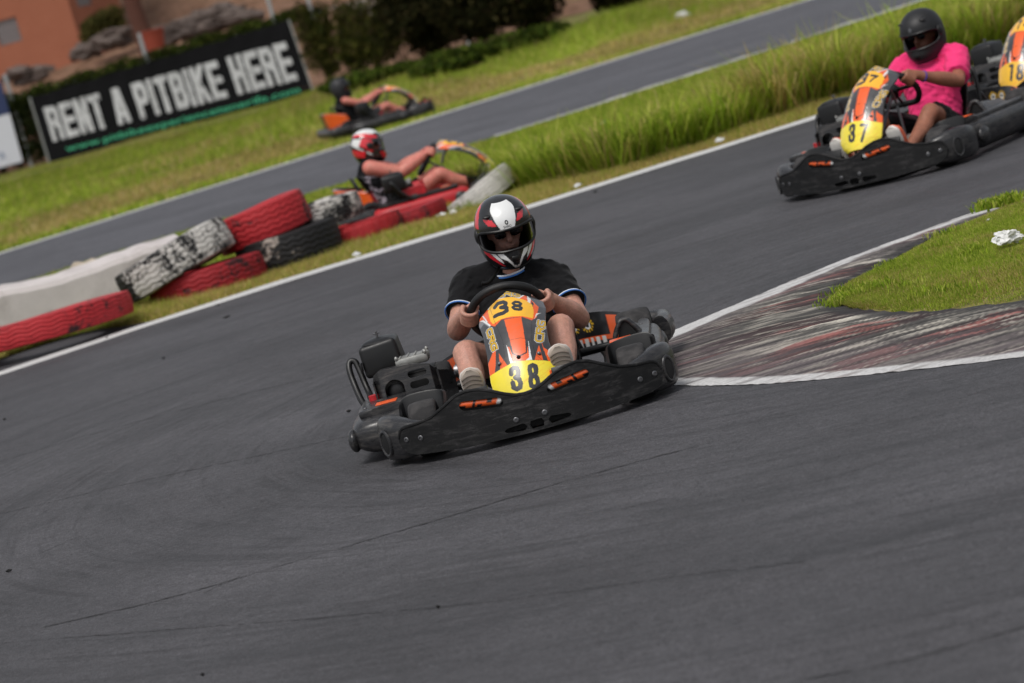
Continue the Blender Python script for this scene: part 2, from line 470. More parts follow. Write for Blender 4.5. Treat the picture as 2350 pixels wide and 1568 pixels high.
ribbon(gp([(100, 1440), (400, 1370), (640, 1300), (1000, 1195), (1300, 1105), (1640, 1014)]), 0.014, 0.003, M_CRACK, 3, parent=road)
ribbon(gp([(0, 1477), (400, 1445), (600, 1430), (1100, 1385), (1550, 1325), (1850, 1290)]), 0.006, 0.003, M_CRACK, 5, parent=road)
ribbon(gp([(-120, 1205), (0, 1180), (300, 1110), (600, 1045), (830, 995)]), 0.009, 0.003, M_CRACK, 7, parent=road)
ribbon(gp([(-100, 1090), (0, 1060), (200, 1000), (500, 920), (720, 866)]), 0.012, 0.003, M_CRACK, 9, parent=road)
ribbon(gp([(1540, 745), (1750, 690), (1990, 640)]), 0.009, 0.003, M_CRACK, 13, parent=road)
ribbon(gp([(1820, 1566), (2100, 1510), (2360, 1438)]), 0.010, 0.003, M_CRACK, 15, parent=road)
for k, (x, y, a, ln) in enumerate([(0.62, 11.9, 0.1, .12), (0.9, 12.6, -.2, .10), (1.35, 12.4, .15, .14), (0.3, 11.4, -.15, .16), (1.0, 10.9, .1, .2), (0.2, 12.3, .3, .08), (-1.3, 12.2, .9, .22), (-2.2, 14.6, .9, .3), (1.6, 11.8, .1, .1), (0.75, 13.4, .0, .1)]):
    dxy = np.array([math.cos(a), math.sin(a)]) * ln / 2
    ribbon([(x - dxy[0], y - dxy[1]), (x, y + 0.01), (x + dxy[0], y + dxy[1])], 0.006, 0.003, M_CRACK, 40 + k, 0.006, road, 'scuff')

# ------------------------------------------------------------------ kerb round the inside of the bend, and the grass island in it
K_OUT_U = np.array([(0.42, 15.2), (0.47, 15.6), (0.68, 16.08), (1.18, 16.64), (1.80, 17.26), (2.54, 17.78), (2.94, 17.97), (4.2, 18.7), (6.5, 20.2), (12, 23.6)])
K_OUT_L = np.array([(0.42, 15.2), (0.46, 14.8), (0.61, 14.31), (0.80, 13.84), (1.04, 13.40), (1.35, 12.96), (1.87, 12.33), (2.8, 11.4), (5, 9.4), (10, 4.6)])
K_IN_U = np.array([(1.55, 15.25), (1.57, 15.60), (1.68, 15.95), (1.87, 16.28), (2.26, 16.97), (2.68, 17.46), (3.0, 17.76), (4.3, 18.52), (6.6, 20.0), (12.1, 23.4)])
K_IN_L = np.array([(1.55, 15.25), (1.56, 15.03), (1.60, 14.80), (1.68, 14.48), (1.79, 14.18), (1.96, 13.91), (2.30, 13.45), (3.15, 12.45), (5.4, 10.3), (10.4, 5.3)])
def kerb_rows(A, B): return catmull(A, 44), catmull(B, 44)
def build_kerb():
    parts = []; nb = 56
    uo, ui = kerb_rows(K_OUT_U, K_IN_U); lo, li = kerb_rows(K_OUT_L, K_IN_L)
    O = np.concatenate([uo[::-1], lo[1:]]); N = np.concatenate([ui[::-1], li[1:]])
    keep = (np.linalg.norm(O - np.array([1.5, 15.7]), axis=1) < 6.5); O, N = O[keep], N[keep]
    t = np.linspace(0, 1, nb)
    X = O[:, None, 0] * (1 - t) + N[:, None, 0] * t; Y = O[:, None, 1] * (1 - t) + N[:, None, 1] * t
    W = np.linalg.norm(O - N, axis=1)[:, None]
    prof = np.interp(t, [0, .1, .45, .72, .86, 1.0], [0.0, .1, .62, 1.0, .8, .45])[None]
    Z = 0.003 + 0.030 * prof * np.clip(W / 0.6, 0.35, 1) + 0.006 * (fbm(X * 2, Y * 30, 3, 4) - 0.5) + 0.01 * np.exp(-((t[None] - 0.9) / 0.05) ** 2) * fbm(X * 6, Y * 6, 2, 8)
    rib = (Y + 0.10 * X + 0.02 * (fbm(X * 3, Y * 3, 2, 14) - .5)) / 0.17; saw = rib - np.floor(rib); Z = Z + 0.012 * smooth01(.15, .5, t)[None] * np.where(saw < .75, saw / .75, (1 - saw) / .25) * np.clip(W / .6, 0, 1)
    s = np.concatenate([[0], np.cumsum(np.linalg.norm(np.diff(N * 0.4 + O * 0.6, axis=0), axis=1))])[:, None] + 0 * X
    dO = t[None] * W                                            # metres in from the outer line
    red, wht, blk, gry = (np.array(lin(c)) for c in ((150, 94, 88), (184, 178, 166), (40, 39, 40), (100, 90, 92)))
    band = (np.sin((Y + .12 * X + 0.20 * (fbm(X * 2, Y * 2, 3, 6) - 0.5)) * 2 * math.pi / 0.78) > 0)[..., None]
    col = np.where(band, red, wht)
    st = fbm(X * 3.2 + 0.35 * Y, Y * 26 + 9 * X, 4, 21); st2 = fbm(X * 5.0, Y * 60 + 20 * X, 3, 25); blot = fbm(X * 2.2, Y * 2.2, 4, 29)
    w1 = smooth01(0.44, 0.56, st * 0.65 + blot * 0.45 + 0.10 * smooth01(0.5, 0.95, t)[None])[..., None]
    col = col * (1 - w1 * 0.9) + blk * w1 * 0.9
    outer = (1 - smooth01(0.25, 0.75, dO))[..., None]              # the flat outer half has mostly worn to grey
    col = col * (1 - outer * 0.72) + gry * outer * 0.72
    fib = fbm(X * 11, Y * 130 + 50 * X, 3, 57)[..., None]; col = col * (1 + (0.55 + 0.9 * fib - 1) * smooth01(.1, .5, t)[None, :, None])
    w2 = smooth01(0.58, 0.68, st2)[..., None]; col = col * (1 - w2 * 0.55) + wht * w2 * 0.55 * (0.6 + 0.4 * band)
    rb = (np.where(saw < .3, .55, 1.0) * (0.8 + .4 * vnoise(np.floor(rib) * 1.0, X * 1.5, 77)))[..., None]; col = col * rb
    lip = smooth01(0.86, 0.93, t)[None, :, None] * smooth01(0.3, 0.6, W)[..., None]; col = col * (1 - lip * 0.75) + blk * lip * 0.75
    up = (s < s[len(uo) - 1, 0] if keep.sum() > len(uo) else s > -1); lw = np.where(np.arange(len(O))[:, None] < np.argmin(O[:, 0]), .34, .12) * (0.55 + 0.45 * smooth01(0.5, 1.1, np.abs(Y - 15.2)))
    ln = (1 - smooth01(0.8, 1.0, dO / lw + 0.25 * (fbm(X * 5, Y * 5, 3, 35) - .5)))[..., None] * (0.45 + 0.55 * smooth01(0.3, 0.5, fbm(X * 4, Y * 18, 4, 33)))[..., None]
    col = col * (1 - ln) + np.array(lin((196, 195, 194))) * ln
    n, m = X.shape; I = (np.arange(n - 1)[:, None] * m + np.arange(m - 1)[None]).ravel()
    V = np.column_stack([X.ravel(), Y.ravel(), Z.ravel()])
    b = attr_mat('kerb_paint', 0.75, 0.35, var=0.3, scale=60.0, bump=0.5)
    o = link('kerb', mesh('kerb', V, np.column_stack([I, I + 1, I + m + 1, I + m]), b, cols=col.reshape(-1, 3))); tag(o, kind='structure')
    return o
build_kerb()
def island_pt(k, q):
    """k 0..1 from the tip outwards, q 0..1 from the near edge to the far edge"""
    u = catmull(K_IN_U, 30); l = catmull(K_IN_L, 30); n = len(u) - 1
    i = np.clip(k * n, 0, n); i0 = np.clip(i.astype(int), 0, n - 1); f = (i - i0)[:, None]
    U = u[i0] * (1 - f) + u[i0 + 1] * f; L = l[i0] * (1 - f) + l[i0 + 1] * f
    P = L * (1 - q)[:, None] + U * q[:, None]
    wd = np.linalg.norm(U - L, axis=1)
    z = 0.022 + 0.014 * np.sin(math.pi * q) ** 0.6 * np.clip(wd / 1.2, 0, 1) + 0.02 * (fbm(P[:, 0] * 1.7, P[:, 1] * 1.7, 3, 3) - 0.5) * np.sin(math.pi * q)
    return np.column_stack([P, z])
kk, qq = np.meshgrid(np.linspace(0, 1, 90), np.linspace(0, 1, 24), indexing='ij')
Pi = island_pt(kk.ravel(), qq.ravel()); I = (np.arange(89)[:, None] * 24 + np.arange(23)[None]).ravel()
tag(link('island_ground', mesh('island_ground', Pi, np.column_stack([I, I + 24, I + 25, I + 1]), M_SOIL)), kind='structure')

# ------------------------------------------------------------------ grass
M_GRASS = attr_mat('grass_blades', transl=0.5, var=0.15, scale=6.0)
GREENS = [np.array(lin(c)) for c in ((146, 168, 50), (168, 182, 70), (120, 148, 46), (190, 192, 98), (150, 174, 60))]
DRY = [np.array(lin(c)) for c in ((196, 172, 112), (176, 156, 94), (204, 182, 130), (158, 146, 82), (150, 148, 74))]
def blades(P, h, wd, lean, dirs, cols, seg=2):
    n = len(P); sx = np.column_stack([-np.sin(dirs), np.cos(dirs), np.zeros(n)]) * wd[:, None] * 0.5
    ld = np.column_stack([np.cos(dirs), np.sin(dirs), np.zeros(n)])
    mid = P + ld * (lean * 0.35 * h)[:, None] + np.array([0, 0, 1]) * (h * 0.62)[:, None]
    tip = P + ld * (lean * h)[:, None] + np.array([0, 0, 1]) * (h * (1.0 - 0.25 * np.minimum(lean, 1.5)))[:, None]
    if seg == 1:
        V = np.stack([P - sx, P + sx, tip], 1).reshape(-1, 3); F = np.arange(n * 3).reshape(-1, 3)
        return V, F, np.repeat(cols, 3, 0)
    V = np.stack([P - sx, P + sx, mid - sx * 0.8, mid + sx * 0.8, tip], 1).reshape(-1, 3)
    b = np.arange(n)[:, None] * 5
    F = np.concatenate([b + np.array([[0, 1, 3]]), b + np.array([[0, 3, 2]]), b + np.array([[2, 3, 4]])], 0)
    return V, F, np.repeat(cols, 5, 0)
def pick(pal, n): return np.array(pal)[RNG.integers(0, len(pal), n)] * RNG.uniform(0.7, 1.2, (n, 1))
def grass_obj(name, sets, label):
    V, F, C, k = [], [], [], 0
    for v, f, c in sets: V.append(v); F.append(f + k); C.append(c); k += len(v)
    o = link(name, mesh(name, np.concatenate(V), np.concatenate(F), M_GRASS, smooth=False, cols=np.concatenate(C)))
    return tag(o, label, 'grass', kind='stuff')
def mixcol(n, dryness):
    d = RNG.random(n) < dryness
    return np.where(d[:, None], pick(DRY, n), pick(GREENS, n))

# island: short lawn
n = 240000; k = RNG.random(n) ** 0.85 * 0.78; q = RNG.random(n)
P = island_pt(k, q); pn = fbm(P[:, 0] * 1.5, P[:, 1] * 1.5, 3, 41); edge = np.minimum(q, 1 - q)
h = (0.012 + 0.024 * pn + 0.006 * RNG.random(n)) * (0.7 + 0.6 * RNG.random(n)) * (0.6 + 0.4 * smooth01(0, .15, edge)); P[:, 2] -= 0.004
dry = np.clip(0.16 + 1.1 * (fbm(P[:, 0] * 2.3, P[:, 1] * 2.3, 3, 47) - 0.45) + 0.35 * (edge < 0.12) * (k < .3), 0, 0.8)
ke = RNG.random(n) < smooth01(0.0, 0.10, edge + 0.10 * (fbm(P[:, 0] * 7, P[:, 1] * 7, 3, 43) - .45)); P, h, dry = P[ke], h[ke], dry[ke]; n = len(P)
s1 = blades(P, h, RNG.uniform(.003, .006, n), RNG.uniform(0.2, 1.3, n), RNG.uniform(0, 6.28, n), mixcol(n, dry), 1)
n2 = 1800; cxy = island_pt(RNG.random(26) * 0.55, RNG.random(26)); ci = RNG.integers(0, 26, n2)
P2 = cxy[ci] + np.column_stack([RNG.normal(0, .05, (n2, 2)), np.zeros(n2)])
s2 = blades(P2, RNG.uniform(.03, .055, n2), RNG.uniform(.004, .008, n2), RNG.uniform(.2, 1.0, n2), RNG.uniform(0, 6.28, n2), pick(GREENS, n2), 2)
P3 = np.array([2.76, 17.66, 0.02]) + np.column_stack([RNG.normal(0, .07, (500, 2)), np.zeros(500)])
s3 = blades(P3, RNG.uniform(.03, .07, 500), RNG.uniform(.008, .016, 500), RNG.uniform(.2, 1.0, 500), RNG.uniform(0, 6.28, 500), pick(GREENS, 500), 2)
grass_obj('island_grass', [s1, s2, s3], 'short green grass on the island inside the kerb')

# strip between the two tracks
def strip_pts(n, x0, x1, lo, hi, pw=1.0):
    x = RNG.uniform(x0, x1, n); t = RNG.random(n) ** pw
    y = lo(x) + (hi(x) - lo(x)) * t
    return np.column_stack([x, y, np.full(n, -0.02)]), t
TALL = np.array([(-0.1, 32.2), (0.30, 31.5), (0.7, 30.0), (1.3, 29.3), (2.0, 29.8), (3.0, 30.4), (4.2, 31.1), (6, 32.1), (9, 33.8), (14, 36)])
sets = []
n = 150000; P, t = strip_pts(n, -4.6, 7.5, lambda x: edge_y(x) + 0.01, lambda x: edge_y(x) + 1.7)
pn = fbm(P[:, 0] * 1.4, P[:, 1] * 1.4, 3, 51)
h = (0.045 + 0.105 * pn) * RNG.uniform(.6, 1.3, n) * (0.45 + 0.55 * smooth01(0, .25, t)); keep = RNG.random(n) < (0.35 + 0.65 * smooth01(0.0, 0.12, t)) * smooth01(0.22, 0.42, pn + 0.25 * (P[:, 0] > -2.2))
dry = np.clip(0.66 + 0.16 * smooth01(-1, 1.5, P[:, 0]) + 0.9 * (fbm(P[:, 0] * 0.9, P[:, 1] * 0.9, 3, 55) - 0.5), 0.1, 0.97)
a = blades(P, h, RNG.uniform(.006, .012, n), RNG.uniform(.2, 1.3, n), RNG.uniform(0, 6.28, n), 1.2 * mixcol(n, dry), 1)
m = np.repeat(keep, 3); kv = np.where(keep)[0]
sets.append((a[0][m], np.arange(len(kv) * 3).reshape(-1, 3), a[2][m]))
grass_obj('dry_grass', sets, 'dry yellowish grass along the white line of the near track')
n = 120000; P, t = strip_pts(n, -7.5, 9.5, lambda x: edge_y(x) + 1.5, lambda x: cv(BL, x) + 0.12 * (fbm(x * 3, x * 0, 2, 9) - .5))
pn = fbm(P[:, 0] * 0.8, P[:, 1] * 0.8, 3, 61)
h = (0.06 + 0.10 * pn) * RNG.uniform(.6, 1.3, n) * (0.5 + 0.5 * smooth01(1.0, .85, t))
a = blades(P, h, RNG.uniform(.012, .022, n), RNG.uniform(.2, 1.2, n), RNG.uniform(0, 6.28, n), mixcol(n, np.clip(0.12 + .7 * (pn - .5), 0, .5)), 1)
grass_obj('strip_grass', [a], 'green grass between the two tracks behind the tall tufts')

# long tufts: clumps with arching blades
nc = 620; x = RNG.uniform(-0.1, 9.5, nc); dpt = RNG.random(nc) ** 1.6
cy = cv(TALL, x) + dpt * (1.0 + 1.3 * smooth01(0, 3, x)); hh = 0.22 + 0.26 * fbm(x * 0.9, cy * 0.9, 3, 71) * 2 - 0.12 * dpt
hh *= 0.55 + 0.45 * smooth01(-0.2, 0.9, x)
per = 120; ci = np.repeat(np.arange(nc), per); n = len(ci)
off = RNG.normal(0, .11, (n, 2)); P = np.column_stack([x[ci] + off[:, 0], cy[ci] + off[:, 1], np.full(n, -0.02)])
h = hh[ci] * RNG.uniform(.35, 1.35, n) * RNG.uniform(.7, 1.25, nc)[ci]; dirs = np.arctan2(off[:, 1], off[:, 0]) + RNG.normal(0, .7, n)
pt = RNG.uniform(.65, 1.15, nc)
clr = 1.3 * pt[ci][:, None] * mixcol(n, np.clip(0.28 + 1.1 * (fbm(x * 1.3, cy * 1.3, 2, 77) - .5)[ci] + 0.25 * (RNG.random(n) < .2), 0.03, .7))
a = blades(P, h, RNG.uniform(.008, .016, n), RNG.uniform(.15, 1.6, n), dirs, clr, 2)
grass_obj('tall_grass', [a], 'tall green and straw coloured grass tufts lining the near track')

# far verge
sets = []
n = 260000; P, t = strip_pts(n, -20, 17, lambda x: cv(BU, x) + 0.02, lambda x: np.full_like(x, 119.0) - 26 * smooth01(-6, 1, x), 1.5)
d = P[:, 1] - cv(BU, P[:, 0]); P[:, 2] = -0.02 + verge_h(P[:, 0], P[:, 1])
pn = fbm(P[:, 0] * 0.5, P[:, 1] * 0.25, 3, 81)
lush = smooth01(10, 22, d + 8 * (pn - .5)); short = smooth01(1.2, .2, d)
nb = smooth01(96, 108, P[:, 1]) * smooth01(-3.0, -4.5, P[:, 0])
h = (1 - .72 * nb) * (0.06 + 0.09 * pn + lush * (0.08 + 0.26 * smooth01(.35, .75, pn)) * (0.25 + 0.75 * smooth01(-6, -3, P[:, 0]))) * RNG.uniform(.6, 1.3, n)
bare = np.exp(-((d - 5.6 - 2.5 * (pn - .5)) / 2.6) ** 2) * (0.35 + 0.65 * smooth01(-6, 2, P[:, 0]))
dry = np.clip(0.10 + 0.95 * bare + .75 * np.exp(-((d - 7.5) / 5) ** 2) * smooth01(.36, .5, pn) + .5 * smooth01(.52, .62, fbm(P[:, 0] * .3 + 7, P[:, 1] * .12, 3, 83)), 0, .95)
keep = RNG.random(n) > 0.92 * bare * smooth01(.34, .5, pn)
clr = mixcol(n, dry); clr *= (1.12 * (1 - 0.25 * smooth01(8, 40, d)) * (0.62 + 0.7 * fbm(P[:, 0] * .55, P[:, 1] * .22, 3, 87)))[:, None]
a = blades(P, h, RNG.uniform(.025, .05, n), RNG.uniform(.2, 1.2, n), RNG.uniform(0, 6.28, n), clr, 1)
m = np.repeat(keep, 3); sets.append((a[0][m], np.arange(keep.sum() * 3).reshape(-1, 3), a[2][m]))
grass_obj('verge_grass', sets, 'green grass verge beyond the back track below the banner')
# ------------------------------------------------------------------ background: banner, fence, creeper, bank, house, shrubs
M_LEAF = attr_mat('leaves', transl=0.25, var=0.2, scale=5.0)
M_WOOD = simple('bark', (84, 58, 44), 0.9, var=0.35, scale=12, bump=0.6)
M_POST = simple('galvanised_post', (168, 170, 172), 0.55, 0.3, var=0.12, scale=9)
def leafcloud(C, R, n, size, pal, seed, fill=0.55, zmin=None):
    r = np.random.default_rng(seed)
    d = r.normal(size=(n, 3)); d /= np.linalg.norm(d, axis=1)[:, None]
    lump = 0.72 + 0.55 * fbm(d[:, 0] * 2.2 + seed, d[:, 2] * 2.2 + d[:, 1], 3, seed)
    rad = (fill + (1 - fill) * r.random(n) ** 0.5) * lump
    P = np.array(C) + d * rad[:, None] * np.array(R)
    if zmin is not None: P[:, 2] = np.maximum(P[:, 2], zmin + 0.05 * r.random(n))
    a = r.normal(size=(n, 3)); a /= np.linalg.norm(a, axis=1)[:, None]
    b = np.cross(a, r.normal(size=(n, 3))); b /= np.linalg.norm(b, axis=1)[:, None]
    s = size * r.uniform(.6, 1.5, n)
    V = np.stack([P - a * s[:, None], P + b * (s * .5)[:, None], P + a * s[:, None], P - b * (s * .5)[:, None]], 1).reshape(-1, 3)
    F = np.arange(n * 4).reshape(-1, 4)
    c = np.array([lin(p) for p in pal])[r.integers(0, len(pal), n)] * r.uniform(.6, 1.25, (n, 1))
    return V, F, np.repeat(c, 4, 0)
def cloud_mesh(name, sets):
    V, F, C, k = [], [], [], 0
    for v, f, c in sets: V.append(v); F.append(f + k); C.append(c); k += len(v)
    return mesh(name, np.concatenate(V), np.concatenate(F), M_LEAF, smooth=False, cols=np.concatenate(C))

bTL, bTR = px_depth(66, 224, 119.0), px_depth(664, 45, 114.0)
bBL, bBR = px_depth(112, 376, 119.0), px_depth(722, 214, 114.0)
def banner_pt(u, v, off=0.0):
    u = np.asarray(u, float)[..., None]; v = np.asarray(v, float)[..., None]
    P = (bTL * (1 - u) + bTR * u) * (1 - v) + (bBL * (1 - u) + bBR * u) * v
    sag = 0.035 * (fbm(u[..., 0] * 14 + v[..., 0] * 2, v[..., 0] * 1.6, 3, 91) - 0.5) + 0.012 * np.sin(u[..., 0] * 70 + 9 * v[..., 0]) * (1 - v[..., 0]) ** 3
    P = P + np.stack([0 * sag, -sag - off, 0 * sag], -1)
    P[..., 2] -= 0.03 * (np.sin(u[..., 0] * math.pi * 6) ** 2) * (1 - v[..., 0]) ** 6
    return P
GL = {  # heavy condensed capitals in a box 0.5 wide, 1 high, y down
 'R': [[(.09, 0), (.09, 1)], [(.09, .09), (.36, .09), (.41, .16), (.41, .40), (.36, .48), (.09, .48)], [(.26, .48), (.41, .6), (.41, 1)]],
 'E': [[(.09, 0), (.09, 1)], [(.09, .09), (.5, .09)], [(.09, .5), (.44, .5)], [(.09, .91), (.5, .91)]],
 'N': [[(.085, 0), (.085, 1)], [(.10, .05), (.40, .95)], [(.415, 0), (.415, 1)]],
 'T': [[(0, .09), (.5, .09)], [(.25, .05), (.25, 1)]],
 'A': [[(.2, .03), (.085, 1)], [(.3, .03), (.415, 1)], [(.14, .72), (.36, .72)]],
 'P': [[(.09, 0), (.09, 1)], [(.09, .09), (.36, .09), (.41, .16), (.41, .44), (.36, .54), (.09, .54)]],
 'I': [[(.09, 0), (.09, 1)]],
 'B': [[(.09, 0), (.09, 1)], [(.09, .09), (.34, .09), (.40, .15), (.40, .38), (.34, .47), (.09, .47)], [(.34, .47), (.41, .55), (.41, .84), (.36, .91), (.09, .91)]],
 'K': [[(.09, 0), (.09, 1)], [(.42, 0), (.15, .48)], [(.17, .42), (.42, 1)]],
 'H': [[(.09, 0), (.09, 1)], [(.41, 0), (.41, 1)], [(.09, .48), (.41, .48)]],
}
def banner_cols(U, Vv):
    base = np.array(lin((20, 20, 22))); wht = np.array(lin((200, 201, 203)))
    col = np.tile(base, (len(U), 1)) * (0.85 + 0.5 * fbm(U * 9, Vv * 3, 3, 95))[:, None]
    txt = 'RENT A PITBIKE HERE'; adv = [0.30 if c == ' ' else 0.26 if c == 'I' else 0.57 for c in txt]
    tot = sum(adv); u0, u1 = 0.040, 0.968
    top = 0.205 + 0.055 * U; bot = 0.70 + 0.075 * U
    yy = (Vv - top) / (bot - top); xx = (U - u0) / (u1 - u0) * tot; x0 = 0.0
    ink = np.zeros(len(U), bool)
    for c, a in zip(txt, adv):
        if c != ' ':
            wd = 0.18 if c == 'I' else 0.5
            m = (xx > x0 - .02) & (xx < x0 + wd + .02) & (yy > -0.01) & (yy < 1.01)
            if m.any():
                P = np.column_stack([xx[m] - x0, yy[m]]); d = np.full(m.sum(), 9.0)
                for st in GL[c]: d = np.minimum(d, d_poly(P, st))
                ink[m] |= (d < 0.092) & (P[:, 0] >= 0) & (P[:, 0] <= wd)
        x0 += a
    g = fbm(U * 160, Vv * 40, 3, 99); ink &= g > 0.26
    col[ink] = wht * (0.86 + 0.2 * fbm(U * 30, Vv * 10, 2, 98))[ink][:, None]
    edge = (U < 0.006) | (U > 0.994); col[edge] = np.array(lin((150, 152, 150)))
    return col
nu, nv = 760, 124
U, Vv = np.meshgrid(np.linspace(0, 1, nu), np.linspace(0, 1, nv), indexing='ij')
BP = banner_pt(U.ravel(), Vv.ravel()); I = (np.arange(nu - 1)[:, None] * nv + np.arange(nv - 1)[None]).ravel()
M_BANNER = attr_mat('banner_vinyl', 0.85, 0.1, var=0.12, scale=3.0)
ban = link('banner', mesh('banner', BP, np.column_stack([I, I + 1, I + nv + 1, I + nv]), M_BANNER, cols=banner_cols(U.ravel(), Vv.ravel())))
tag(ban, 'black banner reading RENT A PITBIKE HERE hung on the fence', 'banner')
tv, tf = font_mesh('www.pitbikeexperiencetenerife.com', 1.0, .004)
sx = (tv[:, 0] - tv[:, 0].min()) / (tv[:, 0].max() - tv[:, 0].min())
uu = 0.078 + sx * 0.876; vv_ = 0.862 + 0.045 * sx - tv[:, 1] * 0.125
link('web_address', mesh('web_address', banner_pt(uu, vv_, 0.012), tf, simple('green_print', (70, 178, 134), 0.6, var=0.1), smooth=False), ban)
# white and blue sign beside it
def quad_panel(name, TL, TR, BR, BLc, t, mat):
    q = np.array([TL, TR, BR, BLc]); b = q + np.array([0, t, 0])
    return mesh(name, np.concatenate([q, b]), [(3, 2, 1, 0), (4, 5, 6, 7), (0, 1, 5, 4), (1, 2, 6, 5), (2, 3, 7, 6), (3, 0, 4, 7)], mat, smooth=False)
sTR, sBR = px_depth(2, 186, 119.4), px_depth(52, 371, 119.4); dv = np.array([-4.6, 1.2, 0])
sign = link('sign_panel', quad_panel('sign_panel', sTR + dv, sTR, sBR, sBR + dv, 0.02, simple('sign_white', (196, 198, 206), 0.5, var=0.06)))
tag(sign, 'white sign panel with a dark blue top at the left edge of the fence', 'sign')
fo = np.array([0, -0.006, 0]); c1 = sTR + (sBR - sTR) * 0.40
link('blue_field', quad_panel('blue_field', sTR + dv + fo, sTR + fo, c1 + fo, c1 + dv + fo, 0.004, simple('sign_blue', (32, 46, 86), 0.5, var=0.1)), sign)
fv, ff = font_mesh('a', 0.5); pc = px_depth(5, 355, 119.3)
link('lettering', mesh('lettering', np.column_stack([fv[:, 0] + pc[0], np.full(len(fv), pc[1] - 0.05), fv[:, 1] + pc[2]]), ff, simple('sign_ink', (38, 70, 120), 0.5), smooth=False), sign)

# fence: posts, wires; creeper grown over it
def fence_xy(s): return np.array([bTL[0], 119.4]) * (1 - s) + np.array([bTR[0] + 0.5, 114.4]) * s
fence = bpy.data.objects.new('wire_fence', None); COL.objects.link(fence); e0 = fence_xy(0.3); fence.location = (e0[0], e0[1], 0.1)
tag(fence, 'wire fence with pale metal posts carrying the black banner', 'fence')
off0 = np.array([-e0[0], -e0[1], -0.1])
for s, top in ((-0.42, 3.3), (-0.065, 3.5), (0.44, 3.6), (0.90, 3.9), (1.03, 4.0), (1.5, 3.6)):
    x, y = fence_xy(s); link('post', mesh('post', *tube([(x, y, 0.0), (x - 0.01, y, top)] + off0, 0.07, 10, 1), M_POST), fence)
for z in (0.8, 1.7, 2.6):
    a, c = fence_xy(-0.42), fence_xy(1.5); link('wire', mesh('wire', *tube([(*a, z), (*c, z)] + off0, 0.006, 5, 1), M_POST), fence)
sets = []
pal = [(52, 64, 28), (66, 78, 30), (44, 54, 26), (78, 88, 36), (58, 62, 30)]
for i, s in enumerate(np.linspace(-0.45, 1.02, 30)):
    x, y = fence_xy(s); zt = (bTL[2] * (1 - s) + bTR[2] * s)
    sets.append(leafcloud((x, y + 0.12, zt + 0.02 + 0.08 * math.sin(i * 2.1)), (0.58, 0.32, 0.33), 420, 0.075, pal, 100 + i, 0.2))
for i, s in enumerate(np.linspace(-0.4, 0.0, 9)):
    x, y = fence_xy(s)
    for z in (0.6, 1.4, 2.1): sets.append(leafcloud((x, y + 0.1, z), (0.55, 0.26, 0.55), 420, 0.08, [(40, 48, 26), (32, 38, 22), (50, 58, 28)], 140 + i * 3 + int(z * 10), 0.2))
cr = bpy.data.objects.new('creeper_hedge', None); COL.objects.link(cr); tag(cr, 'dark green creeper growing along the top of the banner fence', 'creeper')
link('foliage', cloud_mesh('foliage', sets), cr)
for s in (-0.2, 0.2, 0.7):
    x, y = fence_xy(s); link('stem', mesh('stem', *tube([(x, y + 0.15, 0), (x + .1, y + .15, .8), (x - .05, y + .13, 1.5)], 0.02, 6, 3), M_WOOD), cr)

# shrubs to the right of the banner: sparse twiggy ones, then dense dark ones
def shrub(name, x, y, rx, h, n, pal, label, seed, size=0.06, sparse=False, lobes=6):
    o = bpy.data.objects.new(name, None); COL.objects.link(o); o.location = (x, y, 0.15); tag(o, label, 'shrub', 'shrubs behind the far verge')
    r = np.random.default_rng(seed); sets = []; stems = []
    for k in range(lobes):
        a = r.uniform(0, 6.28); rr = rx * r.uniform(.1, .6); zc = h * r.uniform(.22, .8)
        c = (rr * math.cos(a), rr * math.sin(a) * .7, zc)
        sets.append(leafcloud(c, (rx * r.uniform(.45, .65), rx * .5, h * r.uniform(.22, .34)), n // lobes, size, pal, seed * 7 + k, 0.25 if not sparse else 0.1, 0.0))
        stems.append(tube([(r.uniform(-.15, .15), r.uniform(-.1, .1), -0.2), (c[0] * .5, c[1] * .5, zc * .55), c], [0.03, .022, .008], 6, 4))
        for q in range(5):
            e = np.array(c) + r.normal(0, 1, 3) * np.array([rx * .4, rx * .3, h * .22]); stems.append(tube([(c[0] * .5, c[1] * .5, zc * .55), (np.array(c) + e) / 2, e], [0.014, .01, .004], 5, 3))
    link('foliage', cloud_mesh('foliage', sets), o); link('stem', mesh('stem', *joinm(stems), M_WOOD), o)
    return o
OL = [(74, 76, 34), (58, 64, 30), (90, 86, 44), (48, 52, 28)]; DK = [(46, 46, 28), (36, 38, 24), (58, 52, 34), (40, 42, 24), (66, 62, 38)]
shrub('twiggy_shrub', -3.6, 114.0, 0.9, 3.6, 3000, OL, 'sparse olive green shrub right beside the end of the black banner', 201, .08, True)
shrub('twiggy_shrub', -1.8, 108.0, 0.9, 3.0, 2200, OL, 'thin twiggy shrub just left of the dark hedge', 202, .08, True)
shrub('twiggy_shrub', -2.7, 111.5, 0.8, 2.6, 2600, OL, 'low olive shrub, second to the right of the black banner', 203, .08, True)
shrub('twiggy_shrub', -0.9, 105.0, 0.9, 2.6, 3200, OL + DK, 'thick twiggy shrub joining the left end of the dark hedge', 204, .08, True)
for i, (x, y, rx, h, lb) in enumerate([(-0.2, 100, 1.5, 3.2, 'dark dense shrub at the left end of the dark hedge'), (1.7, 96, 1.6, 3.4, 'dark brownish shrub, second in the dark hedge from its left end'), (3.7, 95, 1.6, 3.4, 'dark brownish shrub, third in the dark hedge from its left end'), (5.7, 97, 1.7, 3.4, 'dark brownish shrub, fourth in the dark hedge from its left end'), (7.9, 101, 1.8, 3.4, 'dark shrub at the top edge, right end of the dark hedge')]):
    shrub('dense_shrub', x, y, rx, h, 9500, DK, lb, 210 + i, .11, lobes=9)
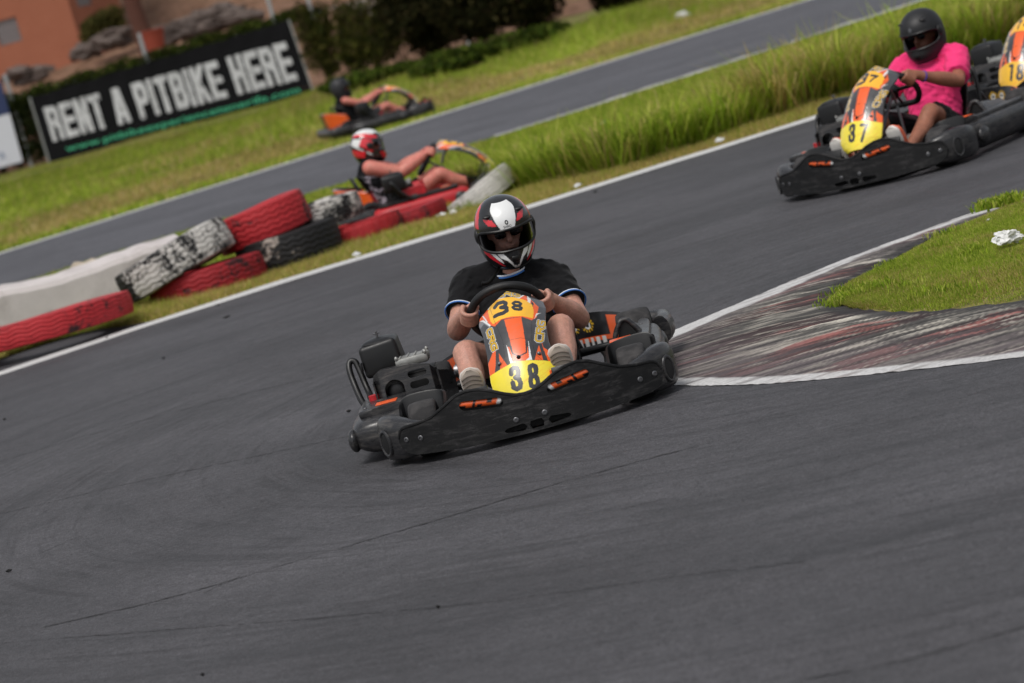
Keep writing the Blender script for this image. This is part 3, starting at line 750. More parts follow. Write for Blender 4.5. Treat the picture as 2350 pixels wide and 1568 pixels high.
for i, (px, py, hh, lb) in enumerate([(1010, 190, .55, 'low bright green bush at the foot of the dark hedge, left one'), (1210, 120, .6, 'low bright green bush at the foot of the dark hedge, right one'), (870, 215, .55, 'rounded yellow green bush behind the farthest kart')]):
    g = px_ground(px, py); shrub('low_bush', g[0], g[1], 1.5, hh * 1.0, 2600, [(76, 92, 34), (64, 82, 30), (88, 98, 40), (52, 64, 28)], lb, 230 + i, .09, lobes=5)

# earth bank behind the fence
def bank_h(x, y): return 0.05 + 3.4 * smooth01(121, 146, y) * smooth01(2.5, -4.5, x) + 7.0 * smooth01(150, 186, y) * smooth01(6, -6, x) + 0.8 * (fbm(x * .45, y * .45, 4, 111) - .5) * smooth01(121, 128, y)
bx = np.linspace(-60, 12, 90); by = np.linspace(120.5, 190, 70); BX, BY = np.meshgrid(bx, by, indexing='ij')
I = (np.arange(89)[:, None] * 70 + np.arange(69)[None]).ravel()
def bank_mat():
    b = NB('rubble_earth'); p = worldpos(b); n1 = b.noise(p, 1.1, 7, .7, .4); n2 = b.noise(p, 4.5, 6, .7)
    c = b.mix(b.ramp(n1, [(.35, 0.), (.62, 1.)]), lin((104, 74, 56)), lin((150, 116, 96))); c = b.mix(b.ramp(n2, [(.4, .6), (.6, 0.)]), c, lin((70, 60, 48)))
    return b.done(c, .95, 0, b.bump(n2, .8, .08), .1)
tag(link('earth_bank', mesh('earth_bank', np.column_stack([BX.ravel(), BY.ravel(), bank_h(BX.ravel(), BY.ravel())]), np.column_stack([I, I + 70, I + 71, I + 1]), bank_mat())), kind='structure')
M_ROCK = simple('boulder_stone', (92, 80, 74), .9, var=.35, scale=2.5, bump=.8, dirt=(74, 66, 60), dirt_amt=.8)
def boulder(px, py, Y, size, label, seed):
    c = px_depth(px, py, Y); bm = bmesh.new(); bmesh.ops.create_icosphere(bm, subdivisions=4, radius=1.0)
    for v in bm.verts:
        d = 0.75 + .45 * mnoise.fractal(v.co * 1.3 + Vector((seed, 0, 0)), 1.0, 2.0, 4) + .12 * mnoise.noise(v.co * 5 + Vector((0, seed, 0)))
        v.co = Vector((v.co.x * size[0] * d, v.co.y * size[1] * d, v.co.z * size[2] * d))
    me = bpy.data.meshes.new('boulder'); bm.to_mesh(me); bm.free(); me.materials.append(M_ROCK)
    tag(link('boulder', me, loc=c), label, 'boulder', 'boulders on the bank')
boulder(490, 50, 138, (2.2, 1.2, .8), 'long grey boulder on the bank above the right half of the banner', 3)
boulder(395, 78, 135, (1.3, .9, .55), 'smaller dark boulder right of the brown trunk', 9)
boulder(262, 88, 136, (1.1, .8, .6), 'rough rock just left of the brown trunk', 14)
boulder(60, 172, 131, (1.3, .8, .42), 'pinkish rock above the left end of the banner', 21)
boulder(200, 118, 138, (.8, .6, .5), 'low rock at the foot of the orange house', 27)
tag(link('orange_bucket', mesh('orange_bucket', *joinm([loft([np.column_stack([r * np.cos(np.linspace(0, 6.28, 20, endpoint=False)), r * np.sin(np.linspace(0, 6.28, 20, endpoint=False)), np.full(20, z)]) for r, z in ((.36, 0), (.50, .7), (.53, .7), (.53, .76), (.47, .76), (.34, .06))])]), simple('orange_plastic', (150, 66, 46), .7)), loc=px_depth(358, 112, 129)), 'faded orange tub behind the fence beside the brown trunk', 'tub')
sb = px_depth(248, 62, 141); shrub_b = shrub('round_bush', sb[0], sb[1], 1.3, 1.6, 2600, [(84, 80, 44), (70, 72, 38), (96, 90, 52)], 'round olive bush in front of the orange house', 251, .1, lobes=5); shrub_b.location.z = sb[2] - .8
# house
hy = 150.0; hxc = float(px_depth(170, 50, hy)[0]); hx0 = hxc - 24.0
house = bpy.data.objects.new('house', None); COL.objects.link(house); house.location = (hxc, hy, 2.4)
tag(house, 'terracotta orange rendered house with small grey windows behind the bank', 'house')
def render_mat():
    b = NB('terracotta_render'); p = worldpos(b); n1 = b.noise(p, .7, 5, .6); n2 = b.noise(p, 7, 5, .7)
    sep = b.n('ShaderNodeSeparateXYZ'); b.l(p, sep.inputs[0])
    c = b.mix(n1, lin((148, 90, 68)), lin((168, 108, 84)))
    st = b.math('MULTIPLY', b.ramp(b.math('ADD', b.math('MULTIPLY', sep.outputs[2], .5), b.math('MULTIPLY', n1, .35)), [(1.02 - .0, 1.0), (1.42 - .42, 0.0)]), .0)
    c = b.mix(b.ramp(n2, [(.5, 0.), (.75, .35)]), c, lin((176, 126, 104)))
    return b.done(c, .9, 0, b.bump(n2, .4, .02), .2)
M_REND = render_mat()
def wall_with_holes(a, c, z0, z1, holes, t, name):
    """wall from plan point a to c; holes in metres along / up"""
    a, c = np.array(a, float), np.array(c, float); L = np.linalg.norm(c - a); d = (c - a) / L; nrm = np.array([-d[1], d[0]])
    us = sorted({0, L, *[h[0] for h in holes], *[h[1] for h in holes]}); zs = sorted({z0, z1, *[h[2] for h in holes], *[h[3] for h in holes]})
    parts = []
    for u0, u1 in zip(us[:-1], us[1:]):
        for q0, q1 in zip(zs[:-1], zs[1:]):
            um, qm = (u0 + u1) / 2, (q0 + q1) / 2
            if any(h[0] < um < h[1] and h[2] < qm < h[3] for h in holes): continue
            V = [(*(a + d * u + nrm * w_), z) for w_ in (0, t) for u, z in ((u0, q0), (u1, q0), (u1, q1), (u0, q1))]
            parts.append((V, [(0, 1, 2, 3), (7, 6, 5, 4), (0, 4, 5, 1), (1, 5, 6, 2), (2, 6, 7, 3), (3, 7, 4, 0)]))
    V, F = joinm(parts); return V - np.array([hxc, hy, 2.4]), F
w1 = px_depth(0, 70, hy); wx0 = hxc + (-(hxc - px_depth(-10, 71, hy)[0])); wx1 = px_depth(45, 72, hy)[0]; wz1 = px_depth(22, 42, hy)[2]; wz0 = px_depth(22, 101, hy)[2]
L1 = hxc - hx0
hol1 = [(wx0 - hx0, wx1 - hx0, wz0, wz1), (wx0 - hx0 - 6, wx1 - hx0 - 6, wz0, wz1), (wx0 - hx0, wx1 - hx0, 8.6, 10.2)]
link('wall', mesh('wall', *wall_with_holes((hx0, hy), (hxc, hy), 2.0, 12.0, hol1, .3, 'wall'), M_REND, smooth=False), house)
pA, pB = np.array([hxc, hy]), np.array([px_depth(290, 60, 156)[0], 156.0]); L2 = np.linalg.norm(pB - pA)
w2a = (px_depth(181, 5, 151.8)[0] - pA[0]) / (pB - pA)[0] * L2; w2b = (px_depth(213, 5, 152.8)[0] - pA[0]) / (pB - pA)[0] * L2; w2z = px_depth(197, 14, 152.3)[2]
hol2 = [(max(.2, w2a), w2b, w2z, w2z + 1.6)]
link('wall', mesh('wall', *wall_with_holes(pA, pB, 2.0, 12.0, hol2, .3, 'wall'), M_REND, smooth=False), house)
link('roof', mesh('roof', *rbox((-10.5, 6.0, 9.8), (25, 13, .4), .05), simple('roof_slab', (150, 98, 76), .8)), house)
M_SHUT = simple('grey_shutter', (118, 112, 112), .6, var=.1, scale=5)
for (u0, u1, z0, z1), (A, B, L) in [(h, ((hx0, hy), (hxc, hy), L1)) for h in hol1] + [(hol2[0], (pA, pB, L2))]:
    A, B = np.array(A, float), np.array(B, float); d = (B - A) / L; nr = np.array([-d[1], d[0]])
    c = A + d * (u0 + u1) / 2 + nr * .12; ang = math.atan2(d[1], d[0]); R = Matrix.Rotation(ang, 3, 'Z')
    oo = np.array([hxc, hy, 2.4]); wn = link('window', mesh('window', *rbox(np.array([*c, (z0 + z1) / 2]) - oo, (u1 - u0, .05, z1 - z0), .004, rot=R), M_SHUT, smooth=False), house)
    for k in range(4):
        zz = z0 + (z1 - z0) * (k + .5) / 4
        link('slat', mesh('slat', *rbox(np.array([*(c - nr * .035), zz]) - oo, (u1 - u0 - .04, .02, (z1 - z0) / 5), .004, rot=R), M_SHUT, smooth=False), wn)
# brown palm trunk, crown above the picture
palm = bpy.data.objects.new('palm_tree', None); COL.objects.link(palm); pb = px_depth(338, 118, 131); palm.location = (pb[0], 131, 1.0)
tag(palm, 'tall brown palm trunk standing behind the banner fence', 'tree')
zz = np.linspace(0, 9.5, 56); ph = [(0.05 * math.sin(z), 0, z) for z in zz]
link('trunk', mesh('trunk', *tube(ph, [.36 - .008 * z + .025 * (i % 2) for i, z in enumerate(zz)], 14, 1), simple('palm_bark', (88, 54, 42), .95, var=.35, scale=7, bump=.7)), palm)
fr = []
for k in range(22):
    a = k * 2.4; el = .9 - .07 * k; P = [np.array([math.cos(a) * r, math.sin(a) * r, 9.5 + el * r - .28 * r * r]) for r in np.linspace(0, 2.6, 12)]
    for i in range(11):
        tdir = P[i + 1] - P[i]; sd_ = np.cross(tdir, [0, 0, 1]); sd_ /= np.linalg.norm(sd_)
        for s in (-1, 1):
            b0 = P[i]; e = b0 + sd_ * s * .45 + tdir * .8 - np.array([0, 0, .2]); fr.append(([b0, b0 + tdir * .35, e], [(0, 1, 2)]))
fv, ff = joinm(fr); link('crown', mesh('crown', fv, ff, M_LEAF, smooth=False, cols=np.tile(np.array(lin((70, 84, 40))), (len(fv), 1))), palm)
wl = px_depth(825, 22, 140)
tag(link('low_wall', mesh('low_wall', *rbox((wl[0], 140.5, wl[2] - .1), (4.3, .4, 1.0), .03), simple('pale_wall', (150, 138, 130), .9, var=.2, scale=2))), 'pale low wall beyond the thin shrubs at the top edge', 'wall')
# ------------------------------------------------------------------ kart (local: +y forward, +x the driver's right, z up)
def plastic(name, rgb, rough, scuff, amt, bump=.25, spec=.5):
    b = NB(name); p = objpos(b); c = lin(rgb)
    mp = b.n('ShaderNodeMapping'); mp.inputs['Scale'].default_value = (5, 5, 26); b.l(p, mp.inputs['Vector'])
    n1 = b.noise(mp.outputs[0], 2.0, 9, .72, .5); n2 = b.noise(p, 5.0, 6, .65); n3 = b.noise(p, 240, 2); n4 = b.noise(p, 45, 6, .8)
    col = b.mix(n2, tuple(v * .75 for v in c), tuple(v * 1.35 for v in c))
    col = b.mix(b.math('MULTIPLY', b.ramp(n1, [(.48, 0.), (.66, amt)]), b.ramp(n2, [(.38, .15), (.60, 1.0)])), col, lin(scuff))
    col = b.mix(b.ramp(n4, [(.58, 0.), (.70, amt * .5)]), col, lin(scuff))
    rg = b.ramp(n1, [(.4, rough), (.75, min(1, rough + .3))])
    return b.done(col, rg, 0, b.bump(b.math('ADD', n3, b.math('MULTIPLY', n4, .8)), bump, .0015), spec)
M_PLATE = plastic('bumper_plate_black', (9, 9, 10), .5, (84, 82, 82), .5, .25, .3)
M_POD = plastic('pod_plastic', (36, 36, 38), .25, (128, 122, 116), .42, .15)
M_BLACK = simple('deep_black', (9, 9, 10), .7, var=.3)  # plain deep black; also colours in the dark inside duct and fin
M_SATIN = simple('satin_black', (10, 10, 11), .42, var=.2, scale=25, bump=.2)
M_TYRE = simple('kart_tyre', (30, 29, 30), .8, var=.2, scale=14, bump=.5, dirt=(96, 93, 92), dirt_amt=.55)
M_STEEL = simple('steel_tube', (110, 110, 112), .35, .85, var=.15)
M_ALU = simple('cast_aluminium', (158, 158, 154), .45, .6, var=.2, scale=22, bump=.35, dirt=(70, 66, 62), dirt_amt=.6)
M_ORANGE = simple('orange_print', (226, 92, 38), .38, var=.08)
M_RED = simple('red_plastic', (176, 30, 38), .45, var=.15, dirt=(90, 40, 40), dirt_amt=.4)
M_WHITEP = simple('white_plastic', (196, 194, 182), .5, var=.1)
M_RUB = simple('steering_grip', (14, 14, 15), .55, var=.2, scale=40, bump=.3)
M_PRINT = attr_mat('glossy_print', .30, .5, .35, var=.08, scale=10, dirt=(140, 132, 126), dirt_amt=.22)
M_RIM = simple('wheel_rim', (96, 96, 98), .4, .7, var=.2)
ORG, YEL, YELU, WHT, BLK, GRY, GOLD = (np.array(lin(c)) for c in ((236, 96, 36), (244, 224, 62), (244, 184, 50), (226, 226, 224), (26, 26, 28), (66, 66, 69), (214, 170, 40)))

# --- fairing
_prof = catmull(np.array([(.775, .150), (.725, .255), (.655, .355), (.555, .455), (.43, .54), (.285, .597)]), 40)
_ct = np.concatenate([[0], np.cumsum(np.linalg.norm(np.diff(_prof, axis=0), axis=1))]); _ct /= _ct[-1]
_WT = np.array([(0, .10), (.04, .128), (.1, .148), (.2, .152), (.4, .143), (.6, .146), (.76, .158), (.86, .15), (.93, .122), (.975, .085), (1, .04)])
def fair_surf(s, t):
    y = np.interp(t, _ct, _prof[:, 0]); z = np.interp(t, _ct, _prof[:, 1]); wd = np.interp(t, _WT[:, 0], _WT[:, 1])
    return np.column_stack([wd * s, y - (.05 + .03 * t) * np.abs(s) ** 2.2, z - (.02 + .035 * smooth01(.4, .85, t)) * s * s])
# image-crop pixel coordinates of the fairing decals (polynomial fit of the panel's camera projection)
_AX = [822.72, -475.11, 236.64, -146.28, 109.25, -268.11, 0.39, 19.26, -24.35, 12.89, 15.85, -95.77, 407.58, -646.06, 341.48, 0.69, -2.99, 13.11, -20.37, 10.54]
_AY = [1614.09, -1834.43, 328.67, 67.95, 88.54, 71.55, 0.84, -5.45, 6.65, -3.58, 26.29, -167.58, 693.17, -1099.82, 581.08, -0.2, 0.86, -3.76, 5.86, -3.04]
def fair_image_px(s, t):
    xm = s * np.interp(t, _WT[:, 0], _WT[:, 1]) * 10
    A = np.column_stack([xm ** i * t ** j for i in range(4) for j in range(5)])
    return np.column_stack([A @ np.array(_AX), A @ np.array(_AY)])
DIG_LO = {  # big digits on the lower yellow field: first place / second place
 '3': ([[(604, 1292), (608, 1240), (640, 1214), (678, 1222), (690, 1262), (690, 1310), (655, 1338)], [(655, 1338), (702, 1356), (720, 1410), (714, 1458), (676, 1480), (636, 1462), (624, 1402)]], 30),
 '1': ([[(640, 1225), (690, 1205), (722, 1478)]], 27),
 '8': ([[(832, 1242), (836, 1200), (868, 1184), (902, 1196), (912, 1245), (906, 1288), (874, 1310), (842, 1292), (832, 1242)], [(842, 1385), (848, 1338), (880, 1312), (918, 1330), (936, 1396), (930, 1436), (892, 1456), (854, 1438), (842, 1385)]], 29),
 '7': ([[(815, 1195), (925, 1182)], [(922, 1182), (905, 1290), (890, 1460)]], 26)}
DIG_UP = {
 '3': ([[(392, 442), (430, 398), (500, 388), (536, 404), (524, 446), (472, 456)], [(472, 456), (546, 466), (548, 500), (500, 530), (430, 542), (396, 556)]], 24),
 '1': ([[(450, 410), (505, 395), (520, 540)]], 20),
 '8': ([[(622, 406), (650, 385), (692, 385), (718, 402), (710, 424), (680, 432), (642, 428), (622, 406)], [(620, 460), (645, 440), (690, 437), (727, 456), (720, 474), (685, 482), (642, 478), (620, 460)]], 17),
 '7': ([[(610, 395), (735, 392)], [(730, 395), (690, 440), (668, 488)]], 17)}
def crg(P, col, o, ex, ey, th):
    """three outlined letters; o = origin, ex = along the word, ey = down the letter"""
    o, ex, ey = (np.array(v, float) for v in (o, ex, ey)); d = np.full(len(P), 1e9)
    for i, ch in enumerate('CRG'):
        for st in LETTER[ch]:
            d = np.minimum(d, d_poly(P, [o + ex * (i * 1.22 + a * .95) / 3.5 + ey * b_ for a, b_ in st]))
    col[d < th * 2.1] = WHT; col[d < th * 1.55] = BLK; col[d < th] = GOLD
def fair_cols(P, num, yel_lo):
    n = len(P); col = np.tile(GRY, (n, 1)) * (0.75 + .5 * smooth01(900, 300, P[:, 1]))[:, None]
    def fill(poly, c): col[in_poly(P, poly)] = c
    fill([(170, 560), (215, 440), (330, 290), (745, 250), (860, 340), (925, 400), (905, 560), (850, 605), (740, 572), (480, 606), (400, 682), (340, 662), (285, 585), (235, 560)], ORG)
    fill([(150, 690), (185, 540), (240, 555), (340, 665), (330, 690), (250, 610)], np.array(lin((120, 120, 124))))
    for q in ([(295, 335), (330, 318), (335, 450), (300, 440), (268, 372)], [(782, 262), (832, 305), (824, 405), (800, 370)], [(183, 542), (235, 550), (342, 655), (330, 672), (230, 575)], [(208, 470), (240, 498), (302, 606), (286, 606)], [(884, 585), (900, 500), (955, 478), (910, 520)]): fill(q, WHT)
    fill([(322, 330), (345, 320), (352, 420), (338, 420)], BLK); fill([(838, 330), (870, 370), (850, 440), (838, 420)], BLK)
    fill([(330, 300), (420, 246), (560, 226), (700, 234), (765, 262), (700, 334), (560, 342), (430, 344)], WHT)
    fill([(350, 296), (420, 252), (560, 232), (700, 240), (745, 262), (690, 322), (560, 331), (435, 331)], BLK)
    crg(P, col, (415, 268), (290, -8), (3, 44), 6.5)
    fill([(300, 470), (330, 390), (440, 342), (620, 323), (780, 345), (852, 390), (872, 480), (865, 575), (740, 562), (600, 575), (480, 600), (372, 650), (335, 600)], YELU)
    fill([(513, 612), (726, 576), (776, 870), (786, 1020), (700, 1066), (628, 1030), (590, 880)], ORG)
    fill([(560, 955), (590, 955), (628, 1046), (700, 1082), (796, 1032), (800, 925), (830, 1085), (775, 1125), (680, 1152), (625, 1140)], ORG)
    col[d_poly(P, [(583, 945), (622, 1040), (698, 1072), (792, 1026), (797, 915)]) < 8] = BLK
    fill([(545, 930), (565, 975), (622, 1142), (690, 1142), (600, 1178), (572, 1090)], WHT); fill([(815, 875), (862, 1115), (785, 1122), (826, 1084)], WHT)
    fill([(382, 1005), (412, 1000), (412, 1180), (400, 1280), (340, 1320), (322, 1160)], ORG); fill([(450, 1032), (560, 1190), (468, 1230)], ORG)
    fill([(978, 890), (1002, 960), (1115, 1030), (1150, 1150), (1066, 1142), (1010, 1000)], ORG); fill([(945, 932), (986, 1060), (1002, 1118), (892, 1118)], ORG)
    crg(P, col, (345, 690), (85, 290), (-56, 30), 9.5); crg(P, col, (905, 880), (28, -290), (86, 8), 9.5)
    low = in_poly(P, [(300, 1345), (350, 1308), (470, 1232), (620, 1152), (800, 1120), (1000, 1122), (1140, 1140), (1240, 1140), (1300, 1900), (300, 1900)])
    col[low] = yel_lo
    st = fbm(P[:, 0] * .03 + P[:, 1] * .02, (P[:, 1] * .8 + P[:, 0] * .6) * .09, 3, 13); m = low & (st > .64) & (P[:, 0] > 760); col[m] = col[m] * .75 + ORG * .25
    for ch, book in ((num[0], (DIG_LO, DIG_UP)), (num[1], (DIG_LO, DIG_UP))):
        for bk in book:
            sts, th = bk[ch]; d = np.min([d_poly(P, s_) for s_ in sts], axis=0)
            col[d < th] = np.array(lin((44, 46, 50)))
    for ln in ([(330, 440), (400, 640), (500, 880), (525, 1080), (470, 1215)], [(830, 420), (850, 640), (860, 900), (900, 1040), (975, 1108)], [(500, 930), (600, 865), (720, 842), (850, 860)]):
        col[d_poly(P, ln) < 2.2] *= .25
    return col
def fairing_mesh(num, yel_lo, fine=False):
    ns, ntt = (151, 331) if fine else (71, 161)
    S, T = np.meshgrid(np.linspace(-1, 1, ns), np.linspace(0, 1, ntt), indexing='ij'); S, T = S.ravel(), T.ravel()
    P = fair_surf(S, T); cols = fair_cols(fair_image_px(S, T), num, yel_lo)
    I = (np.arange(ns - 1)[:, None] * ntt + np.arange(ntt - 1)[None]).ravel(); F = np.column_stack([I, I + ntt, I + ntt + 1, I + 1])
    back = P - np.array([0, .010, .008]); N = len(P)
    rim = np.concatenate([np.arange(ntt), np.arange(1, ns) * ntt + ntt - 1, (ns - 1) * ntt + np.arange(ntt - 2, -1, -1), np.arange(ns - 2, 0, -1) * ntt])
    R2 = np.roll(rim, -1)
    F = np.concatenate([F, F[:, ::-1] + N, np.column_stack([rim, rim + N, R2 + N, R2])])
    return mesh('fairing', np.concatenate([P, back]), F, M_PRINT, cols=np.concatenate([cols, np.tile(BLK, (N, 1))]))

# --- front bumper plate
def p_top(x):
    a = abs(x); return np.interp(a, [0, .04, .09, .15, .20, .25, .30, .36, .43, .50, .56, .585, .60, .607], [.203, .207, .226, .256, .272, .277, .268, .235, .200, .185, .180, .172, .152, .118])
def p_bot(x): return np.interp(abs(x), [0, .3, .54, .585, .60, .607], [.030, .034, .048, .066, .088, .114])
def p_y(x): return .95 - .16 * (abs(x) / .6) ** 2.3
def p_surf(x, z): return (x, p_y(x) - .10 * (z - .1), z)
def slot_z(x):
    a = abs(x); c = .203 + .012 * (a - .19) / .1
    e = min(a - .10, .295 - a)
    h = 0.0 if e <= 0 else .021 * min(1, math.sqrt(max(0, 1 - (max(0, .02 - e) / .02) ** 2)))
    return c, h
def vent_z(x):
    for x0, x1, k in ((-.178, -.072, -1), (-.054, .012, 0), (.024, .130, 1)):
        if x0 < x < x1:
            t = (x - x0) / (x1 - x0); e = min(t, 1 - t)
            h = .018 * min(1, e / .12)
            if k: h *= (1 - .55 * (t if k > 0 else 1 - t))
            return .062, h
    return .062, 0.0
def p_spans(x):
    b, t = p_bot(x), p_top(x); sc, sh = slot_z(x); vc, vh = vent_z(x)
    vc = max(min(vc, t), b + .002) if vc < b + .004 else vc
    return [(b, max(b, vc - vh)), (max(b, vc + vh), min(sc - sh, t - .001) if sc - sh < t else t - .002), (min(sc + sh, t - .001) if sc + sh < t else t - .002, t)]
pxs = sorted(set(np.round(np.concatenate([np.linspace(-.607, .607, 130), *[np.linspace(v - .022, v + .022, 12) for v in (-.295, -.10, .10, .295)], [-.178, -.072, -.054, .012, .024, .130], np.array([-.178, -.072, -.054, .012, .024, .130]) + .008, np.array([-.178, -.072, -.054, .012, .024, .130]) - .008]), 4)))
PLATE = mesh('front_plate', *columns_plate(pxs, p_spans, p_surf, lambda x, z: (0, -.014, 0)), M_PLATE)
lipx = np.linspace(-.604, .604, 90)
PLATE_LIP = mesh('rolled_edge', *tube([np.array(p_surf(x, p_top(x) - .002)) - np.array([0, .005, 0]) for x in lipx], .0085, 8, 1), M_PLATE)
PLATE_CORE = mesh('bumper_core', *columns_plate(np.linspace(-.56, .56, 60), lambda x: [(p_bot(x) + .012, p_top(x) - .03)], lambda x, z: (x, p_y(x) - .075, z), lambda x, z: (0, -.02, 0)), M_BLACK)
def bolt_mesh():
    V1, F1 = lathe_x([(0, .0), (0, .0125), (.003, .0125), (.005, .010), (.005, .0065), (.002, .006), (.002, 0)], (0, 0, 0), 16)
    return V1[:, [1, 0, 2]] * np.array([1, 1, 1]), F1
def bolts():
    out = []
    for x, z in ((.57, .122), (.503, .118), (.065, .100), (-.065, .100), (-.503, .118), (-.57, .122)):
        V, F = bolt_mesh(); dy = (p_y(x + .01) - p_y(x - .01)) / .02; a = math.atan(dy); R = np.array([[math.cos(a), -math.sin(a), 0], [math.sin(a), math.cos(a), 0], [0, 0, 1]])
        out.append(('bolt', mesh('bolt', V @ R.T + np.array(p_surf(x, z)), [f[::-1] for f in F], M_STEEL), []))
    return out
def slot_bar(sg):
    n = 60; P = [np.array([sg * x, p_y(x) - .036, .209 + .012 * (x - .19) / .1]) for x in np.linspace(.085, .31, n)]
    V, F = tube(P, .0185, 16, 1, ref=(0, 0, 1)); xx = np.abs(V[:, 0]); zz = V[:, 2] - (.209 + .012 * (xx - .19) / .1)
    k = xx + .5 * zz; col = np.tile(ORG, (len(V), 1)); col[((k > .222) & (k < .234)) | (k < .112)] = BLK; col[(k > .150) & (k < .172) & (zz > -.002)] = BLK
    col[(k < .126) & (k > .108)] = WHT; col[(k > .262) & (zz < -.006)] = BLK; col[(k > .190) & (k < .212) & (zz < -.004)] = BLK
    return mesh('printed_bar', V, F, M_PRINT, cols=col)

# --- wrap-round bumper ends
def ring(cx, cy, nx, ny, wd, z0, z1, p=3.2, n=24):
    a = np.linspace(0, 2 * math.pi, n, endpoint=False); c, s = np.cos(a), np.sin(a)
    h = np.sign(c) * np.abs(c) ** (2 / p) * wd / 2; v = np.sign(s) * np.abs(s) ** (2 / p) * (z1 - z0) / 2 + (z0 + z1) / 2
    return np.column_stack([cx + nx * h, cy + ny * h, v])
def bumper_end(sg):
    path = np.array([(.38, .795, .06, .05, .165), (.48, .772, .078, .04, .182), (.56, .728, .095, .03, .205), (.618, .67, .108, .022, .222), (.650, .60, .116, .02, .226), (.655, .53, .110, .022, .218), (.642, .465, .09, .03, .205), (.615, .432, .06, .05, .18), (.59, .425, .03, .08, .15)])
    path[:, 0] *= 1.0 if sg > 0 else .935
    Q = catmull(path, 5); T = np.gradient(Q[:, :2], axis=0); T /= np.linalg.norm(T, axis=1)[:, None]
    secs = [ring(sg * q[0], q[1], -sg * t[1] * -1 if False else sg * (-t[1]), t[0], q[2], q[3], q[4]) for q, t in zip(Q, T)]
    V, F = loft(secs); me = mesh('bumper_end', V, F, M_POD)
    o = np.array([sg * (.676 if sg > 0 else .634), .688, .112]); a = math.radians(48) * sg
    R = np.array([[math.cos(a), math.sin(a), 0], [-math.sin(a), math.cos(a), 0], [0, 0, 1]])
    tv, tf = tube([(.032 * math.cos(q), 0, .056 * math.sin(q)) for q in np.linspace(0, 2 * math.pi, 20, endpoint=False)], .008, 8, 1, closed=True)
    hv, hf = ellipsoid((0, .0, 0), (.030, .0075, .052), 16, 10)  # solid black lens painted in for the shaded hollow of the duct
    rim = mesh('duct_rim', tv @ R.T + o, tf, M_POD); hole = mesh('duct_shade', hv @ R.T + o, hf, M_BLACK)
    return ('bumper_end', me, [('duct_rim', rim, []), ('duct_shade', hole, [])])

# --- wheels
def wheel(name, x, y, r, wd):
    w2 = wd / 2; V, F = lathe_x([(-w2 * .7, r * .52), (-w2 * .92, r * .62), (-w2, r * .80), (-w2 * .96, r * .91), (-w2 * .82, r * .975), (-w2 * .5, r), (0, r * 1.004), (w2 * .5, r), (w2 * .82, r * .975), (w2 * .96, r * .91), (w2, r * .80), (w2 * .92, r * .62), (w2 * .7, r * .52)], (x, y, r), 40)
    rv, rf = lathe_x([(-w2 * .75, r * .54), (-w2 * .55, r * .5), (-w2 * .5, r * .25), (-w2 * .6, .02), (-w2 * .6, 0.001), (w2 * .6, .001), (w2 * .6, .02), (w2 * .5, r * .25), (w2 * .55, r * .5), (w2 * .75, r * .54)], (x, y, r), 28)
    nuts = []
    for k in range(3):
        a = k * 2.094; nuts.append(('hub_nut', mesh('hub_nut', *ellipsoid((x + math.copysign(w2 * .55, x), y + r * .3 * math.cos(a), r + r * .3 * math.sin(a)), (.012, .009, .009), 8, 6), M_STEEL), []))
    return (name, mesh('tyre', V, F, M_TYRE), [('rim', mesh('rim', rv, rf, M_RIM), []), *nuts])

def outline_plate(pts, axis, pos, t, mat, name, rim=.006):
    """flat plate with a rounded rim; pts in the two other axes"""
    P = catmull(np.array(pts, float), 5, True); n = len(P)
    def to3(q, o): return np.insert(q, axis, pos + o, axis=1)
    bm = bmesh.new(); fr = [bm.verts.new(v) for v in to3(P, 0)]; bk = [bm.verts.new(v) for v in to3(P, -t)]
    bm.faces.new(fr); bm.faces.new(bk[::-1])
    for i in range(n): bm.faces.new((fr[i], bk[i], bk[(i + 1) % n], fr[(i + 1) % n]))
    bmesh.ops.recalc_face_normals(bm, faces=bm.faces[:])
    me = bpy.data.meshes.new(name); bm.to_mesh(me); bm.free(); me.materials.append(mat)
    return me
def guard(sg):
    secs = []
    for (x, y, zt) in ((.39, .74, .15), (.387, .66, .19), (.385, .56, .225), (.39, .47, .248), (.42, .435, .258), (.50, .425, .265), (.57, .43, .26), (.60, .46, .23), (.605, .50, .19)):
        secs.append([(sg * x, y, .05), (sg * x, y, zt), (sg * x - .0, y - .004, zt + .006), (sg * (x - .012), y - .012, zt), (sg * (x - .012), y - .012, .05)])
    secs = list(np.array([catmull(np.array([s_[k] for s_ in secs]), 4) for k in range(5)]).transpose(1, 0, 2))
    return ('wheel_guard', mesh('wheel_guard', *loft(secs), M_SATIN), [])

